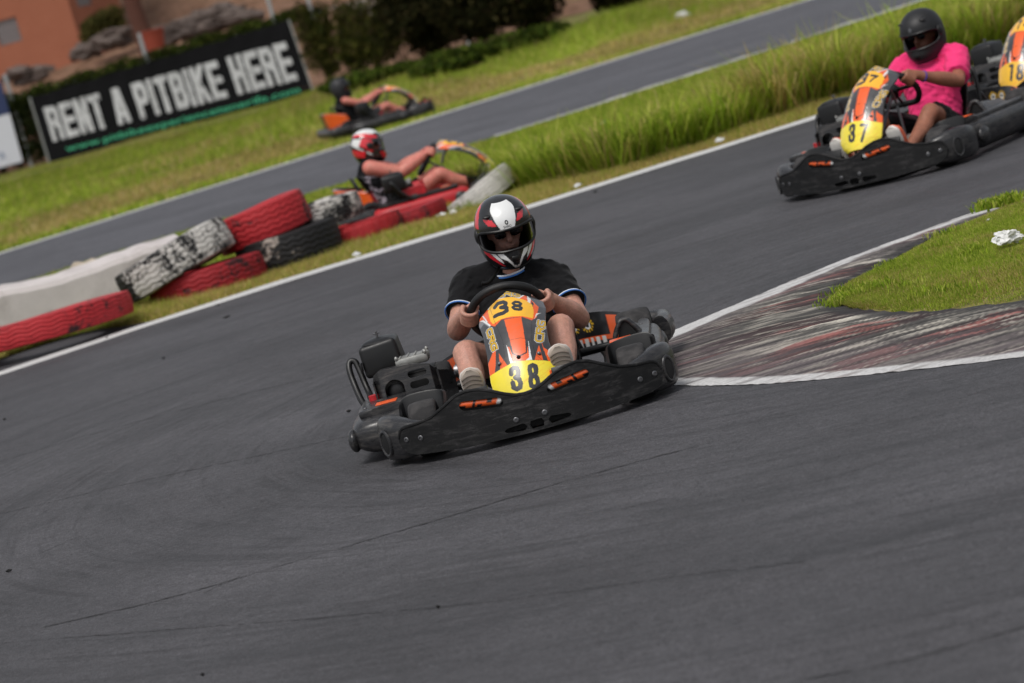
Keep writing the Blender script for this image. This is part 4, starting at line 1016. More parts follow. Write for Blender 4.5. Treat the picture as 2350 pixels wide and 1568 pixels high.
# --- side pods
def pod_sec(y, xi, xo, z0, z1, sg, p=3.6, n=28, lean=0.0):
    a = np.linspace(0, 2 * math.pi, n, endpoint=False); c, s = np.cos(a), np.sin(a)
    h = np.sign(c) * np.abs(c) ** (2 / p) * (xo - xi) / 2 + (xo + xi) / 2; v = np.sign(s) * np.abs(s) ** (2 / p) * (z1 - z0) / 2 + (z0 + z1) / 2
    h = h - lean * np.clip((.09 - v) / .09, 0, 1) * (h > (xi + xo) / 2)
    return np.column_stack([sg * h, np.full(n, y), v])
def pod(sg, W):
    T = np.array([(.40, .60, W - .14, .07, .15), (.385, .56, W - .07, .05, .18), (.35, .53, W - .03, .04, .198), (.28, .51, W - .008, .032, .207), (.15, .50, W, .03, .21), (-.1, .50, W, .03, .21), (-.3, .50, W - .005, .03, .21), (-.42, .51, W - .02, .035, .205), (-.50, .53, W - .06, .045, .19), (-.525, .56, W - .10, .07, .16)])
    Q = catmull(T, 4); V, F = loft([pod_sec(q[0], q[1], q[2], q[3], q[4], sg, lean=.05) for q in Q])
    kids = []
    # stepped lid on top
    L = catmull(np.array([(.30, .60, W - .12), (.285, .56, W - .075), (.24, .53, W - .055), (.0, .52, W - .05), (-.3, .52, W - .05), (-.42, .53, W - .07), (-.46, .57, W - .12)]), 4)
    lv = loft([pod_sec(q[0], q[1], q[2], .195, .238, sg, 5) for q in L]); kids.append(('pod_lid', mesh('pod_lid', *lv, M_POD), []))
    # moulded front recess: block with a dark slot on the outer corner
    kids.append(('corner_bumper', mesh('corner_bumper', *ellipsoid((sg * (W - .012), .30, .115), (.028, .065, .055), 16, 12), M_POD), []))
    kids.append(('corner_bumper', mesh('corner_bumper', *ellipsoid((sg * (W - .02), -.36, .115), (.03, .08, .055), 16, 12), M_POD), []))
    kids.append(('sticker', mesh('sticker', *rbox((sg * (W - .19), .19, .2395), (.10, .10, .003), .001), M_ORANGE), []))
    for yy in (.22, -.2): kids.append(('bolt', mesh('bolt', *ellipsoid((sg * (W - .09), yy, .239), (.010, .010, .004), 10, 6), M_STEEL), []))
    return ('side_pod', mesh('side_pod', V, F, M_POD), kids)

def rear_panel():
    nx, nz = 160, 40; X, Z = np.meshgrid(np.linspace(-.50, .50, nx), np.linspace(0, 1, nz), indexing='ij'); x, t = X.ravel(), Z.ravel()
    y = -.70 - .05 * t + .26 * (np.abs(x) / .5) ** 4; z = .115 + .19 * t * (1 - .25 * (np.abs(x) / .5) ** 4)
    V = np.column_stack([x, y, z]); a = np.abs(x); col = np.tile(BLK, (len(V), 1))
    col[(a > .37) & (t > .40 - .5 * (a - .34)) & (t < .9)] = ORG; col[(a > .18) & (t < .36) & (t > .24)] = ORG; col[(a < .36) & (a > .2) & (t > .1) & (t < .34) & (np.sin(a * 210) > -.2)] = WHT
    for gx in (.27, .20):
        r = np.hypot((a - gx), (t - .68) * .17); ang = np.arctan2((t - .68) * .17, a - gx); col[(np.abs(r - .024) < .006) & (np.sin(ang * 12) > -.4)] = GOLD; col[(np.abs(r - .013) < .003)] = WHT
    I = (np.arange(nx - 1)[:, None] * nz + np.arange(nz - 1)[None]).ravel(); F = np.column_stack([I, I + 1, I + nz + 1, I + nz]); N = len(V)
    bcol = col.copy(); bcol[(a > .16)] = ORG
    rim = np.concatenate([np.arange(nz), np.arange(1, nx) * nz + nz - 1, (nx - 1) * nz + np.arange(nz - 2, -1, -1), np.arange(nx - 2, 0, -1) * nz]); R2 = np.roll(rim, -1)
    F = np.concatenate([F, F[:, ::-1] + N, np.column_stack([rim, R2, R2 + N, rim + N])])
    return mesh('rear_panel', np.concatenate([V, V - np.array([0, .035, .005])]), F, M_PRINT, cols=np.concatenate([col, bcol]))

# --- engine group
def cover_plate():
    x0, x1 = .435, .745
    def top(x): return np.interp(x, [.435, .46, .55, .70, .735, .745], [.300, .340, .362, .366, .345, .31])
    def spans(x):
        t = top(x); b = .12
        aw = .645 - x; ah = 0 if abs(aw) > .047 else .10 + .045 * math.sqrt(max(0, 1 - (aw / .047) ** 2))      # arched opening from below
        if .48 < x < .572:
            e = min(x - .48, .572 - x); h = .017 * math.sqrt(max(0, 1 - (max(0, .017 - e) / .017) ** 2))
            s1, s2 = .262, .312
            return [(b, s1 - h), (s1 + h, s2 - h), (s2 + h, t)]
        if ah > 0: return [(b, .165), (.165 + ah, max(.166 + ah, .320)), (max(.166 + ah, .320), t)]
        return [(b, .165 if x > .58 else .262), (.165 if x > .58 else .262, .312), (.312, t)]
    xs = sorted(set(np.round(np.concatenate([np.linspace(x0, x1, 50), np.linspace(.48, .50, 8), np.linspace(.552, .572, 8), np.linspace(.598, .61, 6), np.linspace(.68, .692, 6), [.4799, .5721, .5979, .6921]]), 4)))
    def sf(x, z): return (x, .02 - .05 * smooth01(.70, .745, x) - .05 * smooth01(.46, .435, x) - .12 * (z - .2), z)
    V, F = columns_plate(xs, spans, sf, lambda x, z: (0, -.010, 0))
    side = loft([[(.742, .0 - q, .13), (.742, .0 - q, .315), (.735, .0 - q, .322), (.733, -q, .13)] for q in np.linspace(0.0, .22, 6)])
    topl = loft([[(x, -.03, top(x) - .008), (x, -.10, top(x) - .004), (x, -.10, top(x) - .014), (x, -.03, top(x) - .018)] for x in np.linspace(.56, .742, 12)])
    inn = loft([[(.437 - .05 * q, -.02 - .2 * q, .12), (.437 - .05 * q, -.02 - .2 * q, .30 - .04 * q), (.428 - .05 * q, -.02 - .2 * q, .30 - .04 * q), (.428 - .05 * q, -.02 - .2 * q, .12)] for q in np.linspace(0, 1, 6)])
    return mesh('engine_cover', *joinm([(V, F), side, topl, inn]), M_POD)
def engine_parts():
    out = [('engine_cover', cover_plate(), [])]
    blk = [rbox((.60, -.20, .20), (.24, .28, .20), .02), rbox((.66, -.10, .24), (.12, .10, .12), .02)] + [rbox((.52, -.20, .24 + k * .016), (.13, .20, .006), .002) for k in range(5)]
    out.append(('engine_block', mesh('engine_block', *joinm(blk), M_BLACK), [('recoil_housing', mesh('recoil_housing', *ellipsoid((.64, -.035, .245), (.05, .02, .05), 20, 12), M_SATIN), []), ('fuel_tap', mesh('fuel_tap', *joinm([rbox((.645, .0, .205), (.05, .02, .018), .006), rbox((.632, .005, .215), (.018, .018, .03), .006)]), M_RED), []), ('carburettor', mesh('carburettor', *rbox((.60, -.02, .185), (.09, .05, .06), .012), M_ALU), [])]))
    vc = [rbox((.545, -.17, .362), (.16, .13, .045), .012)] + [rbox((.49 + k * .036, -.17, .386), (.010, .115, .010), .004) for k in range(4)] + [ellipsoid((.475 + .14 * i, -.11 - .12 * j, .388), (.009, .009, .012), 8, 6) for i in (0, 1) for j in (0, 1)]
    out.append(('valve_cover', mesh('valve_cover', *joinm(vc), M_ALU), []))
    R = Matrix.Rotation(math.radians(4), 3, 'Y')
    box = [rbox((.690, -.27, .405), (.195, .215, .155), .022, 4, R, .94)]
    dome = loft([np.column_stack([.690 + (.083 - .05 * q * q) * np.sign(np.cos(a)) * np.abs(np.cos(a)) ** .45, -.27 + (.092 - .05 * q * q) * np.sign(np.sin(a)) * np.abs(np.sin(a)) ** .45, np.full(28, .479 + .018 * q)]) for q in (0, .4, .7, 1.0) for a in [np.linspace(0, 2 * math.pi, 28, endpoint=False)]])
    knob = [tube([(.69, -.27, .49), (.69, -.27, .525)], .006, 8, 1), rbox((.69, -.27, .516), (.034, .008, .007), .003)]
    out.append(('airbox', mesh('airbox', *joinm(box + [dome]), M_SATIN), [('wing_nut', mesh('wing_nut', *joinm(knob), M_STEEL), []), ('intake_neck', mesh('intake_neck', *tube([(.70, -.27, .34), (.71, -.24, .27), (.70, -.18, .22)], [.05, .04, .035], 14, 4), M_BLACK), []), ('latch', mesh('latch', *rbox((.79, -.17, .385), (.012, .025, .045), .004), M_SATIN), [])]))
    out.append(('guard_loop', mesh('guard_loop', *tube([(.80, -.10, .19), (.83, -.16, .23), (.853, -.24, .31), (.862, -.28, .38), (.852, -.30, .412), (.828, -.30, .408), (.815, -.28, .36), (.80, -.24, .28), (.775, -.16, .22), (.72, -.06, .195), (.67, .02, .185)], .0155, 10, 5), M_SATIN), []))
    out.append(('hose', mesh('hose', *tube([(.72, -.16, .25), (.755, -.06, .225), (.74, .02, .205), (.70, .06, .18), (.68, .05, .15)], .014, 10, 5), M_SATIN), []))
    out.append(('hose', mesh('hose', *tube([(.79, -.2, .25), (.775, -.08, .215), (.73, .0, .2), (.66, .03, .20)], .016, 10, 5), M_BLACK), []))
    out.append(('exhaust', mesh('exhaust', *joinm([tube([(.55, -.33, .22), (.52, -.45, .2), (.42, -.60, .19)], [.022, .022, .022], 12, 4), ellipsoid((.36, -.66, .19), (.17, .06, .055), 18, 12)]), M_STEEL), []))
    out.append(('filler_cap', mesh('filler_cap', *joinm([tube([(.755, -.02, .21), (.755, -.02, .262)], .024, 14, 1)]), M_RED), []))
    return out

# --- chassis, seat, steering
def chassis():
    out = []
    rails = []
    for sg in (-1, 1):
        rails.append(tube([(sg * .14, .86, .075), (sg * .20, .72, .075), (sg * .30, .45, .075), (sg * .33, 0, .075), (sg * .33, -.5, .09), (sg * .31, -.72, .10)], .015, 10, 4))
        rails.append(tube([(sg * .33, -.05, .085), (sg * .48, -.05, .10), (sg * .56, -.05, .11)], .012, 8, 2)); rails.append(tube([(sg * .33, -.38, .085), (sg * .56, -.38, .11)], .012, 8, 1))
        rails.append(tube([(sg * .28, .60, .11), (sg * .43, .60, .125)], .018, 8, 1)); rails.append(tube([(sg * .14, .80, .09), (sg * .30, .84, .12), (sg * .50, .80, .12)], .012, 8, 3))
    rails += [tube([(-.14, .86, .075), (.14, .86, .075)], .015, 10, 1), tube([(-.33, -.2, .075), (.33, -.2, .075)], .013, 10, 1), tube([(-.60, -.53, .14), (.60, -.53, .14)], .02, 12, 1)]
    out.append(('frame', mesh('frame', *joinm(rails), M_SATIN), []))
    tray = loft([[(-wd, y, .048), (wd, y, .048), (wd, y, .056), (-wd, y, .056)] for y, wd in ((.84, .16), (.70, .26), (.40, .31), (-.2, .31))])
    out.append(('floor_tray', mesh('floor_tray', *tray, M_SATIN, smooth=False), []))
    ped = []
    for sg in (-1, 1):
        P = [tube([(sg * .15, .60, .08), (sg * .17, .66, .17), (sg * .22, .685, .23)], .009, 8, 3), rbox((sg * .215 + .02, .708, .212), (.135, .012, .085), .004, rot=Matrix.Rotation(.30, 3, 'X'))]
        ped.append(('pedal', mesh('pedal', *joinm(P), M_SATIN), [('pedal_tab', mesh('pedal_tab', *rbox((sg * .215 + .02 + .072, .708, .215), (.010, .02, .06), .003), M_ORANGE), [])]))
    out += ped
    # seat shell
    secs = []
    for y, z, wd, dp in ((.05, .085, .15, .03), (-.05, .07, .185, .07), (-.18, .065, .205, .11), (-.30, .09, .215, .14), (-.40, .18, .21, .14), (-.47, .30, .205, .11), (-.52, .42, .195, .08), (-.55, .50, .17, .05), (-.56, .53, .12, .03)):
        row = []
        t = smooth01(-.28, -.42, y)
        for s in np.linspace(-1, 1, 15):
            up = dp * abs(s) ** 3
            row.append((wd * s, y + up * t, z + up * (1 - t)))
        secs.append(row)
    A = np.array(secs); A = np.array([catmull(A[:, k], 4) for k in range(15)]).transpose(1, 0, 2); n, m, _ = A.shape
    I = (np.arange(n - 1)[:, None] * m + np.arange(m - 1)[None]).ravel(); F = np.column_stack([I, I + 1, I + m + 1, I + m]); B = A.reshape(-1, 3) - np.array([0, .012, .012]); N = n * m
    rim = np.concatenate([np.arange(m), np.arange(1, n) * m + m - 1, (n - 1) * m + np.arange(m - 2, -1, -1), np.arange(n - 2, 0, -1) * m]); R2 = np.roll(rim, -1)
    out.append(('seat', mesh('seat', np.concatenate([A.reshape(-1, 3), B]), np.concatenate([F, F[:, ::-1] + N, np.column_stack([rim, R2, R2 + N, rim + N])]), M_SATIN), []))
    for sg in (-1, 1):
        out.append(('seat_stay', mesh('seat_stay', *tube([(sg * .20, -.50, .09), (sg * .20, -.55, .28), (sg * .17, -.60, .46), (sg * .08, -.62, .51), (0, -.62, .515)], .014, 10, 5), M_SATIN), []))
        out.append(('seat_strut', mesh('seat_strut', *tube([(sg * .22, -.70, .12), (sg * .17, -.58, .36)], .009, 8, 1), M_STEEL), []))
    # rear bumper
    rb = [tube([(-.62, -.52, .15), (-.64, -.70, .15), (-.56, -.82, .15), (0, -.85, .15), (.56, -.82, .15), (.64, -.70, .15), (.62, -.52, .15)], .055, 14, 6, flat=(1.25, .8), ref=(0, 0, 1)), tube([(-.40, -.72, .10), (-.40, -.82, .13)], .014, 8, 1), tube([(.40, -.72, .10), (.40, -.82, .13)], .014, 8, 1)]
    out.append(('rear_bumper', mesh('rear_bumper', *joinm(rb), M_POD), []))
    out.append(('rear_panel', rear_panel(), []))
    out.append(('fuel_tank', mesh('fuel_tank', *joinm([rbox((0, .30, .14), (.20, .22, .14), .03, 3), tube([(0, .36, .21), (0, .36, .235)], .028, 14, 1)]), M_WHITEP), []))
    # steering
    c = np.array([.032, .12, .492]); up = np.array([0, .652, .758]); n_ = np.array([0, .758, -.652]); X = np.array([1., 0, 0])
    rim_pts = []
    for q in np.linspace(0, 2 * math.pi, 48, endpoint=False):
        cx, sy = math.cos(q), math.sin(q); r = .170
        yy = min(r * sy, .158 + .014 * (1 - (cx) ** 2)); yy = max(yy, -.140)
        rim_pts.append(c + X * r * cx + up * yy)
    out.append(('steering_wheel', mesh('steering_wheel', *tube(rim_pts, .0195, 14, 1, closed=True), M_RUB), [
        ('spoke', mesh('spoke', *joinm([tube([c - n_ * .0, c + (X * math.cos(q) + up * math.sin(q)) * .163], .013, 8, 1, flat=(1, .5)) for q in (.05, math.pi - .05, -math.pi / 2)] + [tube([c - n_ * .02, c + n_ * .03], .045, 18, 1)]), M_SATIN), [])]))
    out.append(('steering_column', mesh('steering_column', *joinm([tube([c, c + n_ * .3, (0, .66, .10)], .011, 10, 1), tube([(.09, .30, .08), (.05, .26, .40)], .009, 8, 1), tube([(-.09, .30, .08), (-.05, .26, .40)], .009, 8, 1)]), M_STEEL), []))
    br = [tube([(sg * .05, .26, .42), (sg * .06, .30, .50), (sg * .05, .36, .55)], .008, 8, 3) for sg in (-1, 1)] + [tube([(sg * .07, .80, .08), (sg * .06, .74, .16), (sg * .05, .715, .25)], .008, 8, 3) for sg in (-1, 1)]
    out.append(('fairing_bracket', mesh('fairing_bracket', *joinm(br), M_STEEL), []))
    return out
def fin_left():
    """raised moulding with a triangular window on the plain side's pod"""
    loop = catmull(np.array([(-.415, .06, .225), (-.448, .055, .292), (-.472, .05, .305), (-.497, .05, .292), (-.535, .055, .225), (-.475, .065, .215)]), 8, True)
    frame_ = tube(loop, .013, 10, 1, closed=True)
    skin = loft([[(-.44 - .0 * q, .05 - q * .34, .22), (-.455, .05 - q * .34, .285 - .03 * q), (-.475, .05 - q * .34, .298 - .035 * q), (-.505, .05 - q * .34, .285 - .04 * q), (-.56, .05 - q * .34, .22)] for q in np.linspace(0.02, 1, 8)])
    return ('pod_fin', mesh('pod_fin', *joinm([frame_, skin]), M_POD), [('fin_shade', mesh('fin_shade', *loft([[(-.42, .054, .215), (-.462, .054, .298), (-.482, .054, .298), (-.53, .054, .215)], [(-.42, .046, .215), (-.462, .046, .298), (-.482, .046, .298), (-.53, .046, .215)]]), M_BLACK, smooth=False), [])])  # black plate fills the window, standing in for the shade inside

COMMON = None
def kart_specs():
    global COMMON
    if COMMON is None:
        sp = [('front_plate', PLATE, [('rolled_edge', PLATE_LIP, []), ('bumper_core', PLATE_CORE, [])] + bolts())]
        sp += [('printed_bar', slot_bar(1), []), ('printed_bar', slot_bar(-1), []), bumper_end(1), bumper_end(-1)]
        sp += [wheel('front_wheel', .485, .60, .125, .13), wheel('front_wheel', -.485, .60, .125, .13), wheel('rear_wheel', .50, -.53, .14, .17), wheel('rear_wheel', -.50, -.53, .14, .17)]
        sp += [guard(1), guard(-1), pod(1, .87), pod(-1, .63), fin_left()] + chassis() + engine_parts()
        COMMON = sp
    return COMMON
def spawn(spec, parent, recolor=None):
    name, me, kids = spec; o = link(name, me, parent)
    if recolor and name in recolor:
        for sl in o.material_slots: sl.link = 'OBJECT'; sl.material = recolor[name]
    for k in kids: spawn(k, o, recolor)
    return o
def kart(loc, rz, num, yel, label, recolor=None, rx=0.0, ry=0.0, scale=1.0, z=0.0, lift=0.0):
    root = bpy.data.objects.new('go_kart', None); COL.objects.link(root); root.location = (*loc, z); root.scale = (scale,) * 3; root.rotation_euler = (rx, ry, math.radians(rz))
    tag(root, label, 'go kart', 'racing karts on the circuit')
    for s in kart_specs(): spawn(s, root, recolor)
    f = link('fairing', fairing_mesh(num, yel, label.find('foreground') > 0), root)
    f.location = (0, lift * .25, lift)
    for x, t in ((.62, .30), (-.62, .30), (0.0, .305)):
        p = fair_surf(np.array([x]), np.array([t]))[0]; bv, bf = ellipsoid(p + np.array([0, .002, .002]), (.010, .006, .010), 10, 6)
        link('screw', mesh('screw', bv, bf, M_STEEL if x else M_BLACK), f)
    return root
YEL18 = np.array(lin((240, 186, 40)))
K38 = kart((0.055, 14.72), 176, '38', YEL, 'black and orange go kart number 38 with a yellow nose in the foreground', scale=.97)
K37 = kart((2.99, 21.81), 143, '37', YEL, 'black and orange go kart number 37 carrying the driver in pink', scale=1.05, lift=.085)
K18 = kart((4.39, 23.68), 143, '18', YEL18, 'go kart number 18 cut off by the right edge of the picture', scale=1.03, lift=.07)
KMID = kart((-0.45, 31.25), -86, '38', YEL, 'red and black go kart stopped behind the painted tyres', {'engine_cover': M_RED, 'side_pod': M_RED, 'pod_lid': M_SATIN, 'frame': M_RED, 'floor_tray': M_RED}, z=-.03, lift=.05)
KFAR = kart((-1.28, 57.6), -78, '37', YEL, 'small far go kart with an orange rear panel on the back track edge', scale=1.12, lift=.04)
for _k in (KMID, KFAR):                                             # rear panel stretched taller on these two to show orange in the image
    for _c in _k.children:
        if _c.name.startswith('rear_panel'): _c.scale = (1.0, 1.05, 1.75); _c.location = (0.04, 0, -.07)
# ------------------------------------------------------------------ drivers (same local frame as the karts)
def skin_mat(name, rgb, red):
    b = NB(name); p = objpos(b); n1 = b.noise(p, 9, 5, .6); n2 = b.noise(p, 160, 3, .6); n3 = b.noise(p, 35, 4, .7)
    c = b.mix(b.ramp(n1, [(.35, 0.), (.7, 1.)]), lin(rgb), lin(red)); c = b.mix(b.ramp(n3, [(.3, .5), (.62, 0.)]), c, tuple(v * .5 for v in lin(rgb)))
    c = b.mix(1.0, c, b.ramp(n2, [(.3, .86), (.7, 1.1)]), 'MULTIPLY')
    pr = b.n('ShaderNodeBsdfPrincipled'); b.l(c, pr.inputs['Base Color']); pr.inputs['Roughness'].default_value = .52; pr.inputs['Subsurface Weight'].default_value = .12
    pr.inputs['Subsurface Radius'].default_value = (.012, .005, .003); pr.inputs['Subsurface Scale'].default_value = 1.0
    b.l(b.bump(b.math('ADD', n2, n3), .25, .002), pr.inputs['Normal']); b.l(pr.outputs[0], b.out.inputs['Surface']); return b.m
def cloth_mat(name, rgb, rough=.9):
    b = NB(name); p = objpos(b); c = lin(rgb); n1 = b.noise(p, 6, 5, .6); n2 = b.noise(p, 420, 2); n3 = b.noise(p, 14, 4, .6, .8)
    col = b.mix(n1, tuple(v * .8 for v in c), tuple(min(1, v * 1.2) for v in c))
    pr = b.n('ShaderNodeBsdfPrincipled'); b.l(col, pr.inputs['Base Color']); pr.inputs['Roughness'].default_value = rough; pr.inputs['Specular IOR Level'].default_value = .2
    pr.inputs['Sheen Weight'].default_value = .06; pr.inputs['Sheen Roughness'].default_value = .5
    b.l(b.bump(b.math('ADD', b.math('MULTIPLY', n2, .25), n3), .5, .006), pr.inputs['Normal']); b.l(pr.outputs[0], b.out.inputs['Surface']); return b.m
M_HELM = attr_mat('helmet_gloss', .22, .5, .6, var=.05, scale=12)
M_HELM_MATTE = attr_mat('helmet_matte', .5, .4, 0, var=.1, scale=20, bump=.2)
M_LINING = simple('helmet_lining', (22, 22, 24), .9, var=.2)
def visor_mat():
    b = NB('clear_visor'); t = b.n('ShaderNodeBsdfTransparent'); t.inputs[0].default_value = (.62, .62, .64, 1); g = b.n('ShaderNodeBsdfGlossy'); g.inputs['Roughness'].default_value = .06; g.inputs[0].default_value = (.35, .35, .35, 1)
    f = b.n('ShaderNodeFresnel'); f.inputs[0].default_value = 1.12; mx = b.n('ShaderNodeMixShader'); b.l(f.outputs[0], mx.inputs[0]); b.l(t.outputs[0], mx.inputs[1]); b.l(g.outputs[0], mx.inputs[2]); b.l(mx.outputs[0], b.out.inputs['Surface']); return b.m
M_VISOR = visor_mat()
M_LENS = simple('dark_lens', (10, 10, 12), .12, var=.05, bump=0)
M_SOLE = simple('shoe_sole', (172, 160, 148), .8, var=.12, scale=30)
M_SOLEG = simple('sole_groove', (112, 102, 94), .9, var=.1)

# --- helmet: rings in z; columns: z, half width, front reach, back reach
HT = np.array([(.158, .004, .004, .004), (.155, .03, .034, .034), (.147, .057, .064, .064), (.133, .081, .092, .092), (.112, .104, .120, .118), (.082, .123, .142, .140), (.045, .134, .153, .152), (.005, .138, .158, .156), (-.035, .138, .160, .152), (-.075, .134, .166, .142), (-.11, .126, .172, .128), (-.138, .113, .166, .112), (-.157, .098, .15, .098), (-.165, .086, .132, .086)])
_h = catmull(HT, 8)[:, :]
def helm_pt(th, z, k=1.0):
    zz = _h[::-1, 0]; a = np.interp(z, zz, _h[::-1, 1]); f = np.interp(z, zz, _h[::-1, 2]); bk = np.interp(z, zz, _h[::-1, 3])
    c, s = np.cos(th), np.sin(th); ch = smooth01(-.02, -.12, z)        # pointed chin
    rx = a * (1 - .10 * ch * np.clip(c, 0, 1) ** 2); return np.stack([k * rx * s, k * np.where(c > 0, f, bk) * c * (1 - .0 * ch), z * (1 if k >= 1 else .97)], -1)
def helm_open(th, z): return (np.abs(th) / math.radians(74)) ** 4 + (np.abs(z + .016) / .050) ** 3.2 < 1
def helm_cols(th, z, style):
    d = np.degrees(th); n = len(th); P = np.column_stack([d, z * 1000])   # degrees from the front (+ = wearer's right), mm
    if style == 'matte': return np.tile(np.array(lin((30, 30, 32))), (n, 1))
    if style == 'dark': return np.tile(np.array(lin((34, 34, 38))), (n, 1))
    blk, wht, red, gry = (np.array(lin(c)) for c in ((20, 20, 22), (226, 227, 226), (214, 38, 52), (118, 118, 120)))
    col = np.tile(blk, (n, 1))
    def fill(poly, c, mirror=True):
        m = in_poly(P, poly)
        if mirror: m |= in_poly(P * np.array([-1, 1]), poly)
        col[m] = c
    if style == 'shiro':
        fill([(-14, 38), (14, 38), (23, 76), (28, 100), (38, 126), (40, 148), (-40, 148), (-38, 126), (-28, 100), (-23, 76)], wht, False)
        fill([(21, 60), (40, 63), (56, 92), (32, 90)], red)
        fill([(68, 44), (86, 40), (88, 80), (96, 112), (120, 128), (120, 142), (84, 128), (72, 96)], red)
        fill([(92, 40), (96, 80), (110, 108), (125, 122), (150, 100), (180, 60), (180, -60), (150, -80), (120, -60), (100, -20)], np.array(lin((196, 44, 40))))
        fill([(104, 30), (112, 70), (128, 92), (140, 60), (130, 0), (116, -10)], gry)
        fill([(90, -20), (118, -60), (140, -95), (128, -120), (100, -100), (84, -62)], wht); fill([(96, -40), (116, -76), (124, -100), (108, -90), (92, -62)], blk)
        fill([(58, -60), (72, -52), (70, -78), (46, -122), (36, -140), (30, -140), (40, -112)], red)
        fill([(44, -62), (56, -60), (40, -108), (30, -128), (32, -104)], wht)
        fill([(26, -66), (38, -66), (32, -96), (20, -110), (6, -160), (0, -160), (0, -148), (10, -122), (16, -100)], wht)
        fill([(-10, -100), (10, -100), (8, -140), (-8, -140)], np.array(lin((34, 34, 36))), False)
    if style == 'redwhite':
        fill([(0, 160), (180, 160), (180, 110), (110, 118), (60, 104), (0, 100)], wht); fill([(40, 62), (70, 60), (110, 96), (170, 96), (150, 120), (90, 118), (50, 92)], red)
        fill([(70, 40), (95, 78), (150, 60), (130, 20), (100, -20), (84, -60), (72, -60)], red); fill([(110, 70), (150, 80), (165, 30), (140, 0), (112, -40), (84, -70), (78, -100), (100, -60), (124, 0)], wht)
        fill([(100, -50), (150, -20), (178, -30), (178, -80), (140, -100), (110, -110)], red); fill([(20, -66), (52, -66), (40, -140), (10, -140)], red); fill([(0, -70), (16, -70), (10, -150), (0, -150)], wht)
    return col
def helmet_parts(style):
    nt_, nz = (300, 160) if style == 'shiro' else (150, 84); ths = np.linspace(-math.pi, math.pi, nt_ + 1)[:-1]; zs = np.interp(np.linspace(0, 1, nz), np.linspace(0, 1, len(_h)), _h[:, 0])
    TH, Z = np.meshgrid(ths, zs, indexing='ij'); V = helm_pt(TH.ravel(), Z.ravel()); cols = helm_cols(TH.ravel(), Z.ravel(), style)
    op = helm_open(TH, Z); F = []
    for i in range(nt_):
        j2 = (i + 1) % nt_
        for j in range(nz - 1):
            if op[i, j] or op[j2, j] or op[i, j + 1] or op[j2, j + 1]: continue
            F.append((i * nz + j, i * nz + j + 1, j2 * nz + j + 1, j2 * nz + j))
    shell = mesh('helmet', V, F, M_HELM if style in ('shiro', 'redwhite') else M_HELM_MATTE, cols=cols)
    tl, zl = np.meshgrid(np.linspace(-math.pi, math.pi, 97)[:-1], np.interp(np.linspace(0, 1, 60), np.linspace(0, 1, len(_h)), _h[:, 0]), indexing='ij'); ol = helm_open(tl, zl)
    Fl = [(i * 60 + j, ((i + 1) % 96) * 60 + j, ((i + 1) % 96) * 60 + j + 1, i * 60 + j + 1) for i in range(96) for j in range(59) if not (ol[i, j] or ol[(i + 1) % 96, j] or ol[i, j + 1] or ol[(i + 1) % 96, j + 1])]
    lining = mesh('lining', helm_pt(tl.ravel(), zl.ravel(), .90), Fl, M_LINING)
    ang = np.linspace(0, 2 * math.pi, 90, endpoint=False); ct, st = np.cos(ang), np.sin(ang)
    bt = np.sign(ct) * np.abs(ct) ** .5 * math.radians(75); bz = np.sign(st) * np.abs(st) ** .62 * .051 - .016
    rim = mesh('visor_seal', *tube(helm_pt(bt, bz, 1.0), .0075, 8, 1, closed=True), M_SATIN)
    kids = [('lining', lining, []), ('visor_seal', rim, [])]
    T2, Z2 = np.meshgrid(np.linspace(-1.34, 1.34, 60), np.linspace(-.062, .032, 16), indexing='ij'); Pv = helm_pt(T2.ravel(), Z2.ravel(), 1.0) * np.array([1.008, 1.008, 1.0])
    I = (np.arange(59)[:, None] * 16 + np.arange(15)[None]).ravel(); kids.append(('visor', mesh('visor', Pv, np.column_stack([I, I + 16, I + 17, I + 1]), M_VISOR), []))
    for sg in (-1, 1):
        p = helm_pt(np.array([sg * math.radians(84)]), np.array([-.004]))[0]; kids.append(('visor_hinge', mesh('visor_hinge', *ellipsoid(p * np.array([.985, 1, 1]), (.014, .030, .036), 18, 12), M_SATIN), []))
        for (td, zz) in ((44, .104),):
            p = helm_pt(np.array([sg * math.radians(td)]), np.array([zz]))[0]; kids.append(('air_vent', mesh('air_vent', *ellipsoid(p, (.024, .016, .008), 14, 8), M_SATIN), []))
    p = helm_pt(np.array([0.]), np.array([-.108]))[0]; kids.append(('chin_vent', mesh('chin_vent', *rbox(p - np.array([0, .004, 0]), (.038, .02, .03), .007), M_SATIN), []))
    bot = helm_pt(ang, np.full(90, -.162), .97); kids.append(('neck_roll', mesh('neck_roll', *tube(bot, .012, 8, 1, closed=True), M_LINING), []))
    def decal(V2, F2, th0, z0, mat, nm):
        r = .16; me = mesh(nm, helm_pt(th0 - V2[:, 0] / r * -1.0, z0 + V2[:, 1]) * 1.006, F2, mat, smooth=False); kids.append((nm, me, []))
    ink = M_SATIN
    if style == 'shiro':
        tv, tf = font_mesh('SHIRO', .0165); decal(tv * np.array([-1, 1, 1]), [f[::-1] for f in tf], 0., .050, ink, 'lettering')
        a = np.linspace(0, 2 * math.pi, 28, endpoint=False); rv = np.concatenate([np.column_stack([.0105 * np.cos(a), .0105 * np.sin(a)]), np.column_stack([.005 * np.cos(a), .005 * np.sin(a)])]); decal(rv, [(i, (i + 1) % 28, 28 + (i + 1) % 28, 28 + i) for i in range(28)], 0., .070, ink, 'ring_emblem')
    if style == 'matte':
        rv = np.array([(.0, .022), (-.006, .006), (-.022, .004), (-.008, -.004), (-.014, -.020), (.0, -.008), (.016, -.018), (.008, -.002), (.020, .008), (.006, .006)]); decal(rv, [tuple(range(10))], 0., .066, M_STEEL, 'star_emblem')
    return shell, kids

